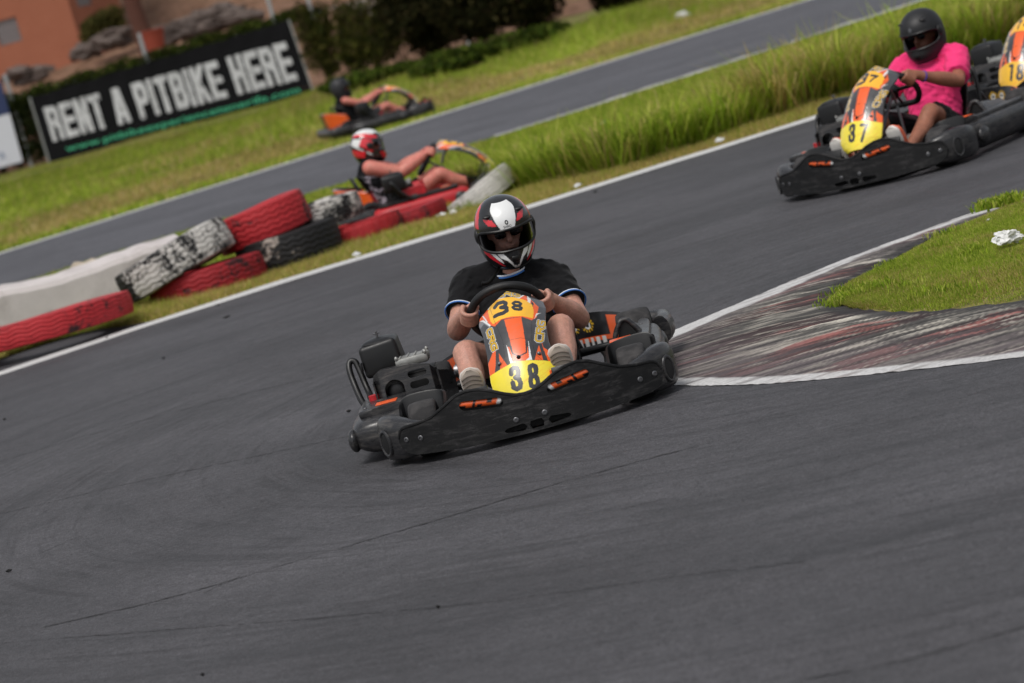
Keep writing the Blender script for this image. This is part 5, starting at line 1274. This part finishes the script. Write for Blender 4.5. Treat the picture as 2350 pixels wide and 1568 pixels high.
WC, WUP, WN, WX = np.array([.032, .12, .492]), np.array([0, .652, .758]), np.array([0, .758, -.652]), np.array([1., 0, 0])
def rim_frame(q):
    r = WX * math.cos(q) + WUP * math.sin(q); yy = .170 * math.sin(q); p = WC + WX * .170 * math.cos(q) + WUP * np.clip(yy, -.14, .15)
    t = -WX * math.sin(q) + WUP * math.cos(q)
    if t[2] < 0: t = -t
    return p, r, t
def hand(q, elbow):
    p, r, t = rim_frame(q); n = WN
    def at(al, R, s): a = math.radians(al); return p + r * (R * math.cos(a)) + n * (R * math.sin(a)) + t * s
    d = elbow - p; d /= np.linalg.norm(d); wrist = p + d * .085 + r * .022 - n * .012
    parts = [tube([wrist + d * .05, wrist + d * .012, (wrist + at(-60, .038, 0)) / 2, at(-60, .036, 0)], [.033, .034, .032, .026], 14, 4)]
    for i, (s, L) in enumerate(((.033, 1.0), (.011, 1.06), (-.011, 1.0), (-.032, .86))):
        k = at(-42, .043, s)
        parts.append(tube([wrist + t * s * .45, (wrist + k) / 2 - n * .004 + t * s * .2, k], [.017, .016, .0135], 10, 3))
        parts.append(tube([k, at(8, .0405, s), at(50, .037 * (.9 + .1 * L), s), at(100, .033, s), at(150, .030, s), at(150 + 50 * L, .0285, s)], [.0135, .0122, .0115, .0108, .010, .009], 10, 3))
    parts.append(tube([wrist + t * .012, at(-95, .040, .020), at(-130, .036, .036), at(-165, .032, .046), at(-192, .030, .050)], [.016, .0165, .0135, .012, .0095], 10, 3))
    return parts, wrist
def person(K, cfg):
    C = lambda v: np.array(v, float)
    parts = []; sh = {1: C(cfg['sr']), -1: C(cfg['sl'])}; el = {1: C(cfg['er']), -1: C(cfg['el'])}; q = {1: cfg.get('qr', .15), -1: cfg.get('ql', math.pi - .10)}
    hips = {s: C((s * .095, -.22, .165)) for s in (1, -1)}; kn = {1: C(cfg['kr']), -1: C(cfg['kl'])}; fo = C(cfg.get('foot', (0, 0, 0))); an = {s: C((s * .205, .545, .135)) + fo for s in (1, -1)}
    hd = C(cfg['head']); bulk = cfg.get('bulk', 1.0); mid = (sh[1] + sh[-1]) / 2; pel = C((0, -.26, .155)); waist = pel * .55 + mid * .45 + C((0, .01, -.02)); lat = sh[1] - sh[-1]; lat /= np.linalg.norm(lat)
    wr = {}
    for s in (1, -1):
        hp, w_ = hand(q[s], el[s]); parts += hp; wr[s] = w_
        a, b_, c_ = sh[s], el[s], w_
        parts.append(tube([a - lat * s * .04, a, a * .5 + b_ * .5, b_ * .92 + a * .08, b_, b_ * .6 + c_ * .4, b_ * .25 + c_ * .75, c_], np.array([.05, .058, .054, .046, .046, .050, .039, .031]) * bulk, 14, 4))
        h, k_, n_ = hips[s], kn[s], an[s]
        kb = k_ + C((0, .0, .0)); calf = kb * .62 + n_ * .38 + C((0, -.014, -.01))
        parts.append(tube([h, h * .5 + k_ * .5, k_ * .88 + h * .12, kb, kb * .82 + n_ * .18, calf, kb * .22 + n_ * .78, n_, n_ + C((0, .03, -.03))], np.array([.095, .082, .064, .060, .054, .056, .039, .036, .035]) * (.5 + .5 * bulk), 14, 4))
        parts.append(ellipsoid(kb + C((0, .018, .014)), (.040, .040, .042), 12, 10))
    def trunk(rows, n=22):
        secs = []; cs = np.array([C(r_[0]) for r_ in rows]); T = np.gradient(cs, axis=0)
        for (c_, rx, ry), t in zip(rows, T):
            t = t / np.linalg.norm(t); l = lat - t * (lat @ t); l /= np.linalg.norm(l); f = np.cross(t, l); a = np.linspace(0, 2 * math.pi, n, endpoint=False)
            e = 2 / 2.5; secs.append(np.array(c_) + np.outer(np.sign(np.cos(a)) * np.abs(np.cos(a)) ** e * rx, l) + np.outer(np.sign(np.sin(a)) * np.abs(np.sin(a)) ** e * ry, f))
        S = catmull(np.array(secs).reshape(len(secs), -1), 4).reshape(-1, n, 3); return loft(list(S))
    neck = mid + C((0, .015, .075)) * 1.0 + (hd - mid) * C((.35, .2, 0)); chest = waist * .45 + mid * .55
    def rows(g): return [(pel - C((0, .02, .07)), .13 + g, .09 + g), (pel, .165 * bulk + g, .115 * bulk + g), (waist, .158 * bulk + g, .120 * bulk + g), (chest + C((0, .012, 0)), .178 * bulk + g, .122 * bulk + g), (mid - C((0, 0, .035)), .165 * bulk + g, .095 * bulk + g), (mid + C((0, .0, .03)), .105 + g, .068 + g), (neck, .062 + g * .6, .060 + g * .6)]
    parts.append(trunk(rows(0.0)))
    parts.append(tube([neck - C((0, 0, .03)), neck * .5 + hd * .5, hd - C((0, .01, .03))], [.060, .056, .058], 14, 3))
    yaw, pit, rol = (math.radians(v) for v in cfg.get('look', (0, 8, 0)))
    HR = np.array(Matrix.Rotation(yaw, 3, 'Z') @ Matrix.Rotation(-pit, 3, 'X') @ Matrix.Rotation(rol, 3, 'Y'))
    face = [ellipsoid((0, -.005, .01), (.078, .100, .118), 22, 18), ellipsoid((0, .050, -.058), (.052, .042, .045), 16, 12), tube([(0, .092, .022), (0, .112, -.012), (0, .118, -.024), (0, .100, -.034)], [.010, .013, .015, .011], 10, 3), ellipsoid((0, .092, -.055), (.024, .012, .006), 12, 8), ellipsoid((0, .091, -.068), (.022, .012, .007), 12, 8),
            ellipsoid((.036, .082, .030), (.024, .014, .008), 10, 8), ellipsoid((-.036, .082, .030), (.024, .014, .008), 10, 8), ellipsoid((.079, -.005, -.01), (.010, .018, .03), 10, 8), ellipsoid((-.079, -.005, -.01), (.010, .018, .03), 10, 8)]
    for v, f in face: parts.append((v @ HR.T + hd, f))
    vox = cfg.get('voxel', .008)
    root = bpy.data.objects.new('person', None); COL.objects.link(root); root.location = K.location; root.rotation_euler = K.rotation_euler; root.scale = K.scale
    tag(root, cfg['label'], 'person', 'kart drivers')
    V, F = voxel_union(parts, vox, 5); link('body', mesh('body', V, F, cfg['skin']), root)
    # shirt
    sp = [trunk(rows(.012 + cfg.get('loose', 0.) * .6))]; g = cfg.get('loose', .0)
    if cfg['shirt'] == 'tee':
        sp.append(tube([sh[1] - lat * .02, sh[1] * .62 + sh[-1] * .38 + C((0, .005, .012)), sh[1] * .38 + sh[-1] * .62 + C((0, .005, .012)), sh[-1] + lat * .02], [.078, .086, .086, .078], 18, 4))
        sp += [tube([neck - C((0, .012, .030)), neck * .5 + sh[s] * .5 + C((0, -.005, .004)), sh[s] + C((0, 0, .006))], [.066, .070, .074], 16, 4) for s in (1, -1)]
        for s in (1, -1):
            a, b_ = sh[s], el[s]; e1 = a * (1 - cfg.get('sleeve', .62)) + b_ * cfg.get('sleeve', .62)
            sp.append(tube([a - lat * s * .10 + C((0, 0, .02)), a - lat * s * .045, a + C((0, 0, .004)), a * .6 + e1 * .4, e1], np.array([.062, .078, .076, .074, .070]) * bulk + g, 18, 4))
    else:
        for s in (1, -1): sp.append(tube([mid + lat * s * .085 + C((0, .09, -.06)), mid + lat * s * .10 + C((0, .03, .045)), mid + lat * s * .10 + C((0, -.06, .03)), mid + lat * s * .09 + C((0, -.10, -.06))], .042, 14, 4))
    def wrinkle(co):
        a = fbm(co[:, 0] * 14 + co[:, 2] * 9, co[:, 2] * 16 - co[:, 1] * 12, 3, 61); b2 = fbm(co[:, 0] * 30 + 40, co[:, 2] * 26 + co[:, 1] * 18, 2, 67)
        k = 1.0 + 50 * cfg.get('loose', 0.)
        fold = np.sin((co[:, 2] * 1.0 + np.abs(co[:, 0]) * .8 - co[:, 1] * .5) * 95 + 9 * a) * smooth01(.45, .75, b2 + .3 * a)
        return ((a - .5) * .014 + (b2 - .5) * .006 + fold * .0022) * k
    V, F = voxel_union(sp, max(.0075, vox), 4, wrinkle)
    cols = cfg.get('shirt_cols')
    shirt = link('shirt', mesh('shirt', V, F, cfg['shirt_mat'], cols=cols(V) if cols else None), root)
    def band(c_, axis, r1, th, mat, nm, e=(1, 1), par=shirt):
        axis = axis / np.linalg.norm(axis); u = np.cross(axis, [0, 0, 1.]); u /= np.linalg.norm(u) + 1e-9; v = np.cross(axis, u); a = np.linspace(0, 2 * math.pi, 40, endpoint=False)
        link(nm, mesh(nm, *tube([c_ + r1 * (u * math.cos(t) * e[0] + v * math.sin(t) * e[1]) for t in a], th, 8, 1, closed=True), mat), par)
    if cfg.get('trim'):
        for s in (1, -1):
            a, b_ = sh[s], el[s]; ax = b_ - a
            for off, m_ in ((.612, cfg['trim'][0]), (.630, cfg['trim'][1])): band(a + ax * off, ax, .0740 * bulk, .0034, m_, 'sleeve_trim')
        for off, m_ in ((0, cfg['trim'][1]), (.009, cfg['trim'][0])): band(neck + C((0, .004, -.014 + off)), C((.05, .30, 1.)), .078, .0045, m_, 'collar_trim', (1.05, .95))
    # shorts
    st = [trunk([(pel - C((0, .02, .07)), .15, .10), (pel, .185 * bulk, .13 * bulk), (pel + C((0, -.02, .08)), .178 * bulk, .13 * bulk)])]
    for s in (1, -1):
        e1 = hips[s] * (1 - cfg.get('shorts', .6)) + kn[s] * cfg.get('shorts', .6); st.append(tube([hips[s], hips[s] * .5 + e1 * .5, e1], [.108, .104, .098], 18, 4))
    V, F = voxel_union(st, max(.011, vox), 4, wrinkle); link('shorts', mesh('shorts', V, F, cfg['shorts_mat']), root)
    # shoes: toes up on the pedals, soles forward
    for s in (1, -1):
        heel, toe = C((s * .205, .60, .085)) + fo, C((s * .205, .672, .318)) + fo; L = toe - heel; ln = np.linalg.norm(L); L = L / ln; fw = np.cross(L, [1., 0, 0]); fw = fw if fw[1] > 0 else -fw; lx = C((1, 0, 0))
        secs = []; ts = np.linspace(-.03, 1.02, 14)
        def wd(t): return np.interp(t, [-.03, 0, .12, .35, .62, .85, .96, 1.02], [.016, .032, .042, .041, .054, .053, .040, .014])
        def dp(t): return np.interp(t, [-.03, 0, .15, .32, .55, .8, .96, 1.02], [.02, .05, .088, .082, .060, .046, .034, .012])
        for t in ts:
            c_ = heel + L * ln * t - fw * dp(t) / 2; a = np.linspace(0, 2 * math.pi, 16, endpoint=False)
            secs.append(c_ + np.outer(np.cos(a) * wd(t), lx) + np.outer(np.sign(np.sin(a)) * np.abs(np.sin(a)) ** .8 * dp(t) / 2, fw))
        shoe = link('shoe', mesh('shoe', *loft(secs), cfg['shoe_mat']), root)
        ss = []
        for t in ts:
            c_ = heel + L * ln * t + fw * .008; w_ = wd(t) * .86
            ss.append(np.array([c_ - lx * w_ - fw * .012, c_ - lx * w_ + fw * .006, c_ - lx * w_ * .8 + fw * .010, c_ + lx * w_ * .8 + fw * .010, c_ + lx * w_ + fw * .006, c_ + lx * w_ - fw * .012]))
        sole = link('sole', mesh('sole', *loft(ss), cfg.get('sole_mat', M_SOLE)), shoe)
        if cfg.get('grooves'):
            for k in range(5):
                t0 = .50 + k * .085; link('groove', mesh('groove', *tube([heel + L * ln * (t0 + .06 * (1 - (u / 1.0) ** 2)) + lx * wd(t0) * .82 * u + fw * .0178 for u in np.linspace(-1, 1, 9)], .0035, 6, 1), M_SOLEG), sole)
    # helmet
    me, kids = helmet_parts(cfg['helmet']); M4 = Matrix([[*HR[0], hd[0]], [*HR[1], hd[1]], [*HR[2], hd[2] + .004], [0, 0, 0, 1]])
    ho = link('helmet', me, root); ho.matrix_local = M4
    for k in kids: link(k[0], k[1], ho)
    if cfg.get('glasses', True):
        gl = []
        for s in (-1, 1): gl.append(ellipsoid((s * .034, .096, .004), (.031, .010, .020), 18, 10))
        gl += [tube([(-.012, .102, .018), (0, .105, .020), (.012, .102, .018)], .005, 8, 3)] + [tube([(s * .06, .086, .015), (s * .078, .05, .016), (s * .084, -.02, .012)], .004, 8, 3) for s in (-1, 1)]
        v, f = joinm(gl); link('sunglasses', mesh('sunglasses', v @ HR.T + hd, f, M_LENS), root)
    if cfg.get('strap'):
        e0 = hd + HR @ C((.07, .07, -.15)); link('chin_strap', mesh('chin_strap', *tube([e0, e0 + C((.03, .05, -.03)), e0 + C((.07, .09, -.055)), e0 + C((.10, .10, -.05))], .010, 8, 4, flat=(1, .3)), M_SATIN), root)
    if cfg.get('wristband'):
        for s, m_ in cfg['wristband']:
            ax = el[s] - wr[s]; band(wr[s] + ax * .06, ax, .031, .007, m_, 'wristband', par=root)
    return root
SK1 = skin_mat('tanned_skin', (186, 138, 118), (200, 146, 130)); SK2 = skin_mat('brown_skin', (150, 98, 76), (164, 106, 82)); SK3 = skin_mat('sunburnt_skin', (206, 130, 112), (214, 118, 108))
C_BLACK = cloth_mat('black_cotton', (15, 15, 17)); C_PINK = cloth_mat('pink_cotton', (232, 58, 118)); C_NAVY = cloth_mat('blue_trim', (64, 116, 190)); C_WHITE = cloth_mat('white_trim', (214, 220, 228)); C_SHORT = cloth_mat('black_shorts', (12, 12, 14)); C_PURP = cloth_mat('purple_band', (92, 70, 150)); C_NV = cloth_mat('navy_band', (34, 38, 74))
M_TANK = attr_mat('printed_jersey', .85, .2, var=.15, scale=20)
def tank_cols(V):
    col = np.tile(np.array(lin((22, 22, 25))), (len(V), 1)); t = (V[:, 1] < -.40 - .12 * (V[:, 2] - .4)) & (V[:, 2] < .50) & (V[:, 0] < .155); col[t] = np.array(lin((196, 48, 64)))
    e = (V[:, 1] < -.355) & (V[:, 2] < .50) & ~t & (fbm(V[:, 0] * 40, V[:, 2] * 40, 2, 5) > .5); col[e] = np.array(lin((170, 160, 170))); return col
person(K38, dict(label='driver in black t-shirt and white, red and black helmet steering kart 38', sr=(.205, -.37, .610), sl=(-.190, -.355, .532), er=(.300, -.150, .440), el=(-.268, -.130, .348), kr=(.262, .20, .360), kl=(-.192, .20, .364), foot=(.027, 0, .02), head=(-.030, -.300, .836), look=(10, 14, 0), skin=SK1, shirt='tee', shirt_mat=C_BLACK, trim=(C_WHITE, C_NAVY), shorts_mat=C_SHORT, shoe_mat=simple('pale_trainer', (206, 198, 190), .8), grooves=True, helmet='shiro', strap=True, voxel=.0052, bulk=1.13, loose=.006, qr=.22, ql=math.pi - .02))
person(K37, dict(label='driver in pink t-shirt, black shorts and plain black helmet', sr=(.195, -.40, .585), sl=(-.195, -.40, .575), er=(.270, -.17, .430), el=(-.290, -.16, .440), kr=(.225, .20, .33), kl=(-.225, .18, .31), head=(-.02, -.355, .775), look=(0, 10, 0), skin=SK2, shirt='tee', shirt_mat=C_PINK, loose=.008, sleeve=.78, shorts=.72, shorts_mat=C_SHORT, shoe_mat=simple('orange_trainer', (220, 104, 74), .7), sole_mat=simple('white_sole', (214, 210, 204), .7), helmet='matte', voxel=.008, bulk=.98, wristband=[(-1, C_PURP)], ql=math.pi - .45, qr=.45))
person(KMID, dict(label='driver in black and red sleeveless top with red and white helmet behind the tyres', sr=(.215, -.42, .575), sl=(-.215, -.40, .575), er=(.255, -.155, .455), el=(-.25, -.15, .46), kr=(.23, .20, .34), kl=(-.22, .20, .34), head=(0, -.385, .775), look=(0, 6, 0), skin=SK3, shirt='tank', shirt_mat=M_TANK, shirt_cols=tank_cols, shorts_mat=C_SHORT, shoe_mat=M_SATIN, helmet='redwhite', voxel=.0095, bulk=1.28, wristband=[(1, C_NV)], qr=.5, ql=math.pi - .5))
person(KFAR, dict(label='small distant driver in black vest and black helmet on the far kart', sr=(.20, -.41, .575), sl=(-.20, -.40, .575), er=(.25, -.155, .455), el=(-.25, -.15, .46), kr=(.23, .20, .33), kl=(-.22, .20, .33), head=(0, -.40, .78), look=(0, 6, 0), skin=SK3, shirt='tank', shirt_mat=C_BLACK, shorts_mat=C_SHORT, shoe_mat=M_SATIN, helmet='dark', voxel=.013, qr=.5, ql=math.pi - .5))
# ------------------------------------------------------------------ painted lorry tyres by the track
def tyre_paint(name, top, under, bias, red=False):
    b = NB(name); p = worldpos(b); n1 = b.noise(p, 3.2, 7, .68, .5); n2 = b.noise(p, 30, 6, .75); n3 = b.noise(p, 90, 3)
    f = b.math('ADD', b.math('MULTIPLY', n1, .75), b.math('MULTIPLY', n2, .35))
    c = b.mix(b.ramp(f, [(bias - .03, 0.), (bias + .03, 1.)]), lin(under), lin(top)); c = b.mix(1.0, c, b.ramp(n2, [(.3, .72), (.7, 1.12)]), 'MULTIPLY')
    return b.done(c, .65, 0, b.bump(b.math('ADD', n2, n3), .4, .006), .35)
T_RED = tyre_paint('tyre_red_paint', (176, 40, 46), (48, 28, 30), .47); T_REDD = tyre_paint('tyre_dim_red', (150, 28, 36), (40, 26, 28), .46)  # second red is darker, with the lower tyre's shade put into its paint
T_WB = tyre_paint('tyre_worn_white', (196, 192, 186), (30, 29, 30), .57); T_BW = tyre_paint('tyre_black_flaked', (176, 164, 154), (24, 23, 24), .66); T_WH = tyre_paint('tyre_white_paint', (206, 202, 198), (60, 58, 58), .47)
def lorry_tyre(R, wd, seed):
    r = np.random.default_rng(seed); na = 260; w2 = wd / 2
    prof = [(-w2 * .80, R * .56), (-w2 * .98, R * .62), (-w2 * 1.02, R * .76), (-w2 * .98, R * .90), (-w2 * .93, R * .965)]
    NZ = 41; zt = np.linspace(-w2 * .90, w2 * .90, NZ); tread = [(z, R - .02 * (abs(z) / w2) ** 3) for z in zt]; prof = prof + tread + [(-z, q) for z, q in prof[::-1]]
    P = np.array(prof); a = np.linspace(0, 2 * math.pi, na, endpoint=False); V = []
    tri = np.abs(((a * 26 / 6.2832) % 1.0) - .5) * 2 - .5
    for k, (z, q) in enumerate(P):
        rr = np.full(na, q)
        if 5 <= k < 5 + NZ:
            g = np.zeros(na)
            for zc in np.linspace(-.68, .68, 5): g = np.maximum(g, np.exp(-((z - zc * w2 - tri * .022) / .007) ** 2))
            rr = rr - .007 * g - .003 * (np.abs(((a * 52 / 6.2832 + round(z / w2 * 3) * .5) % 1.0) - .5) > .42)
        V.append(np.column_stack([rr * np.cos(a), rr * np.sin(a), np.full(na, z + .006 * np.sin(a * 2 + seed))]))
    n = len(P); F = [(i * na + j, i * na + (j + 1) % na, (i + 1) * na + (j + 1) % na, (i + 1) * na + j) for i in range(n - 1) for j in range(na)]
    inn = [np.column_stack([R * f * np.cos(a), R * f * np.sin(a), np.full(na, z)]) for f, z in ((.56, -w2 * .8), (.62, -w2 * .6), (.86, -w2 * .6), (.9, 0), (.86, w2 * .6), (.62, w2 * .6), (.56, w2 * .8))]
    k0 = len(V); V += inn; F += [((k0 + i) * na + j, (k0 + i + 1) * na + j, (k0 + i + 1) * na + (j + 1) % na, (k0 + i) * na + (j + 1) % na) for i in range(6) for j in range(na)]
    return np.concatenate(V), F
TYRES = [  # picture x, y of the centre; distance; radius; width; tilt up to the right, tilt towards the camera; spin; paint; label
 (95, 752, 26.9, .78, .20, 1, -3, 0, T_RED, 'big red painted tyre lying flat at the left edge'),
 (478, 648, 28.2, .52, .26, 3, -2, 1, T_REDD, 'shaded red tyre under the tilted black and white tyre'),
 (402, 598, 28.2, .54, .29, 15, -3, 2, T_WB, 'worn black and white tyre tilted against the stack'),
 (664, 570, 28.7, .47, .30, 2, -2, 3, T_BW, 'black tyre with flaking paint under the bright red one'),
 (600, 511, 28.8, .44, .30, 8, -1, 4, T_RED, 'bright red tyre lying on top of the stack'),
 (742, 490, 29.2, .36, .22, 3, 0, 5, T_WB, 'white and black tyre on top next to the orange kart panel'),
 (836, 527, 29.2, .36, .17, 2, -2, 6, T_RED, 'red tyre lying in the grass right of the black one'),
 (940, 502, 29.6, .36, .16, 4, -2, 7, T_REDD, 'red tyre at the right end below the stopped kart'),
 (1098, 452, 30.2, .40, .20, 24, -3, 8, T_WH, 'white painted tyre leaning beside the tall grass'),
]
for px, py, Y, R, wd, tr, tc, sd_, m_, lb in TYRES:
    V, F = lorry_tyre(R, wd, sd_); c = px_depth(px, py, Y)
    o = link('painted_tyre', mesh('painted_tyre', V, F, m_)); o.location = c
    o.rotation_euler = (Matrix.Rotation(math.radians(-tr), 3, 'Y') @ Matrix.Rotation(math.radians(tc), 3, 'X') @ Matrix.Rotation(sd_ * 1.3, 3, 'Z')).to_euler()
    tag(o, lb, 'tyre', 'painted lorry tyres')
# white concrete block and dirty sheet behind the red tyre
def slab():
    a, c = px_depth(-140, 765, 30.0), px_depth(430, 585, 30.6); d = (c - a); d[2] = 0; L = np.linalg.norm(d); d /= L; nrm = np.array([-d[1], d[0], 0]); secs = []
    for t in np.linspace(0, 1, 50):
        zt = .385 + .02 * math.sin(t * 9) + .03 * (fbm(np.array([t * 14]), np.array([0.]), 3, 7)[0] - .5); p = a + d * L * t; p = np.array([p[0], p[1], 0]); dep = .42
        secs.append([p + [0, 0, -.05], p + [0, 0, zt - .06], p + nrm * .03 + [0, 0, zt - .01], p + nrm * .07 + [0, 0, zt], p + nrm * dep + [0, 0, zt + .03], p + nrm * dep + [0, 0, -.05]])
    return loft(secs)
o = link('concrete_block', mesh('concrete_block', *slab(), simple('dirty_white_paint', (196, 189, 187), .9, var=.2, scale=4, bump=.9, dirt=(116, 104, 100), dirt_amt=.7), smooth=False)); tag(o, 'long dirty white concrete block behind the red tyre', 'barrier')
tx, ty = np.meshgrid(np.linspace(-1, 1, 40), np.linspace(-1, 1, 20), indexing='ij'); c = px_depth(235, 618, 31.6)
TV = np.column_stack([c[0] + tx.ravel() * .75, 31.6 + ty.ravel() * .45, np.maximum(0, (.26 + .26 * fbm(tx.ravel() * 3, ty.ravel() * 3, 3, 9)) * (1 - (np.abs(tx.ravel()) ** 2.2)) * (1 - ty.ravel() ** 4)) - .03])
I = (np.arange(39)[:, None] * 20 + np.arange(19)[None]).ravel()
o = link('dirty_sheet', mesh('dirty_sheet', TV, np.column_stack([I, I + 20, I + 21, I + 1]), simple('stained_sheet', (176, 164, 146), .85, var=.2, scale=4, bump=.6, dirt=(104, 84, 62), dirt_amt=.9))); tag(o, 'crumpled dirty sheet draped behind the white concrete block', 'sheet')

# ------------------------------------------------------------------ scraps: paper on the grass, rubber on the asphalt
M_PAPER = simple('white_tissue', (222, 222, 220), .9, var=.06)
def scrap(px, py, size, seed, label, group=None, z=.03, name='paper_scrap'):
    size *= .7 if size < .07 else .9
    c = px_ground(px, py, z); bm = bmesh.new(); bmesh.ops.create_icosphere(bm, subdivisions=4, radius=1.0)
    for v in bm.verts:
        d = .8 + .55 * mnoise.fractal(v.co * 1.4 + Vector((seed * 3.1, 0, 0)), 1.0, 2.1, 4) - .35 * abs(mnoise.noise(v.co * 4 + Vector((0, seed, 0))))
        v.co = Vector((v.co.x * size * d * 1.25, v.co.y * size * d * .8, (v.co.z * .6 + .18 * mnoise.noise(v.co * 2 + Vector((0, 0, seed)))) * size * d))
    me = bpy.data.meshes.new(name); bm.to_mesh(me); bm.free(); me.materials.append(M_PAPER); tag(link(name, me, loc=c), label, 'paper', group)
scrap(2312, 545, .075, 2, 'crumpled white rag lying on the island grass', z=.09, name='crumpled_rag')
scrap(1568, 34, .16, 4, 'white scrap on the far verge at the top edge', z=.1)
for i, (px, py, s, lb) in enumerate([(1014, 494, .055, 'white scrap in the dry grass left of the helmet, left one of a pair'), (1040, 487, .045, 'white scrap in the dry grass left of the helmet, right one of a pair'),
    (818, 583, .045, 'white scrap at the edge line below the middle of the tyre stack'), (645, 602, .035, 'small white scrap in the grass below the flaking black tyre'),
    (1650, 322, .05, 'white scrap in the dry grass left of kart 37'), (1388, 282, .05, 'white scrap up in the tall grass tufts'), (1325, 425, .04, 'flat white scrap beside the line under the near end of the tall grass'), (2270, 505, .02, 'tiny white scrap left of the rag on the island')]):
    scrap(px, py, s, 10 + i, lb, 'white scraps in the grass', z=.05 if px < 2000 else .04)
bits = []
for i, (px, py, s) in enumerate([(520, 727, .055), (410, 693, .02), (10, 962, .02), (375, 822, .02), (20, 1310, .025), (1366, 440, .03), (800, 943, .02), (500, 700, .02), (1005, 1392, .012), (465, 1548, .012), (245, 775, .02), (1900, 268, .03)]):
    c = px_ground(px, py, .008); r = np.random.default_rng(i); V, F = ellipsoid((0, 0, 0), (s * .6, s * .22, .006), 9, 6); V = V * r.uniform(.6, 1.3, V.shape); a = r.uniform(-.4, .4); V = V @ np.array([[math.cos(a), math.sin(a), 0], [-math.sin(a), math.cos(a), 0], [0, 0, 1]]) + c; bits.append((V, F))
o = link('rubber_crumbs', mesh('rubber_crumbs', *joinm(bits), M_BLACK)); tag(o, 'small black rubber crumbs scattered over the asphalt', 'rubber', kind='stuff')
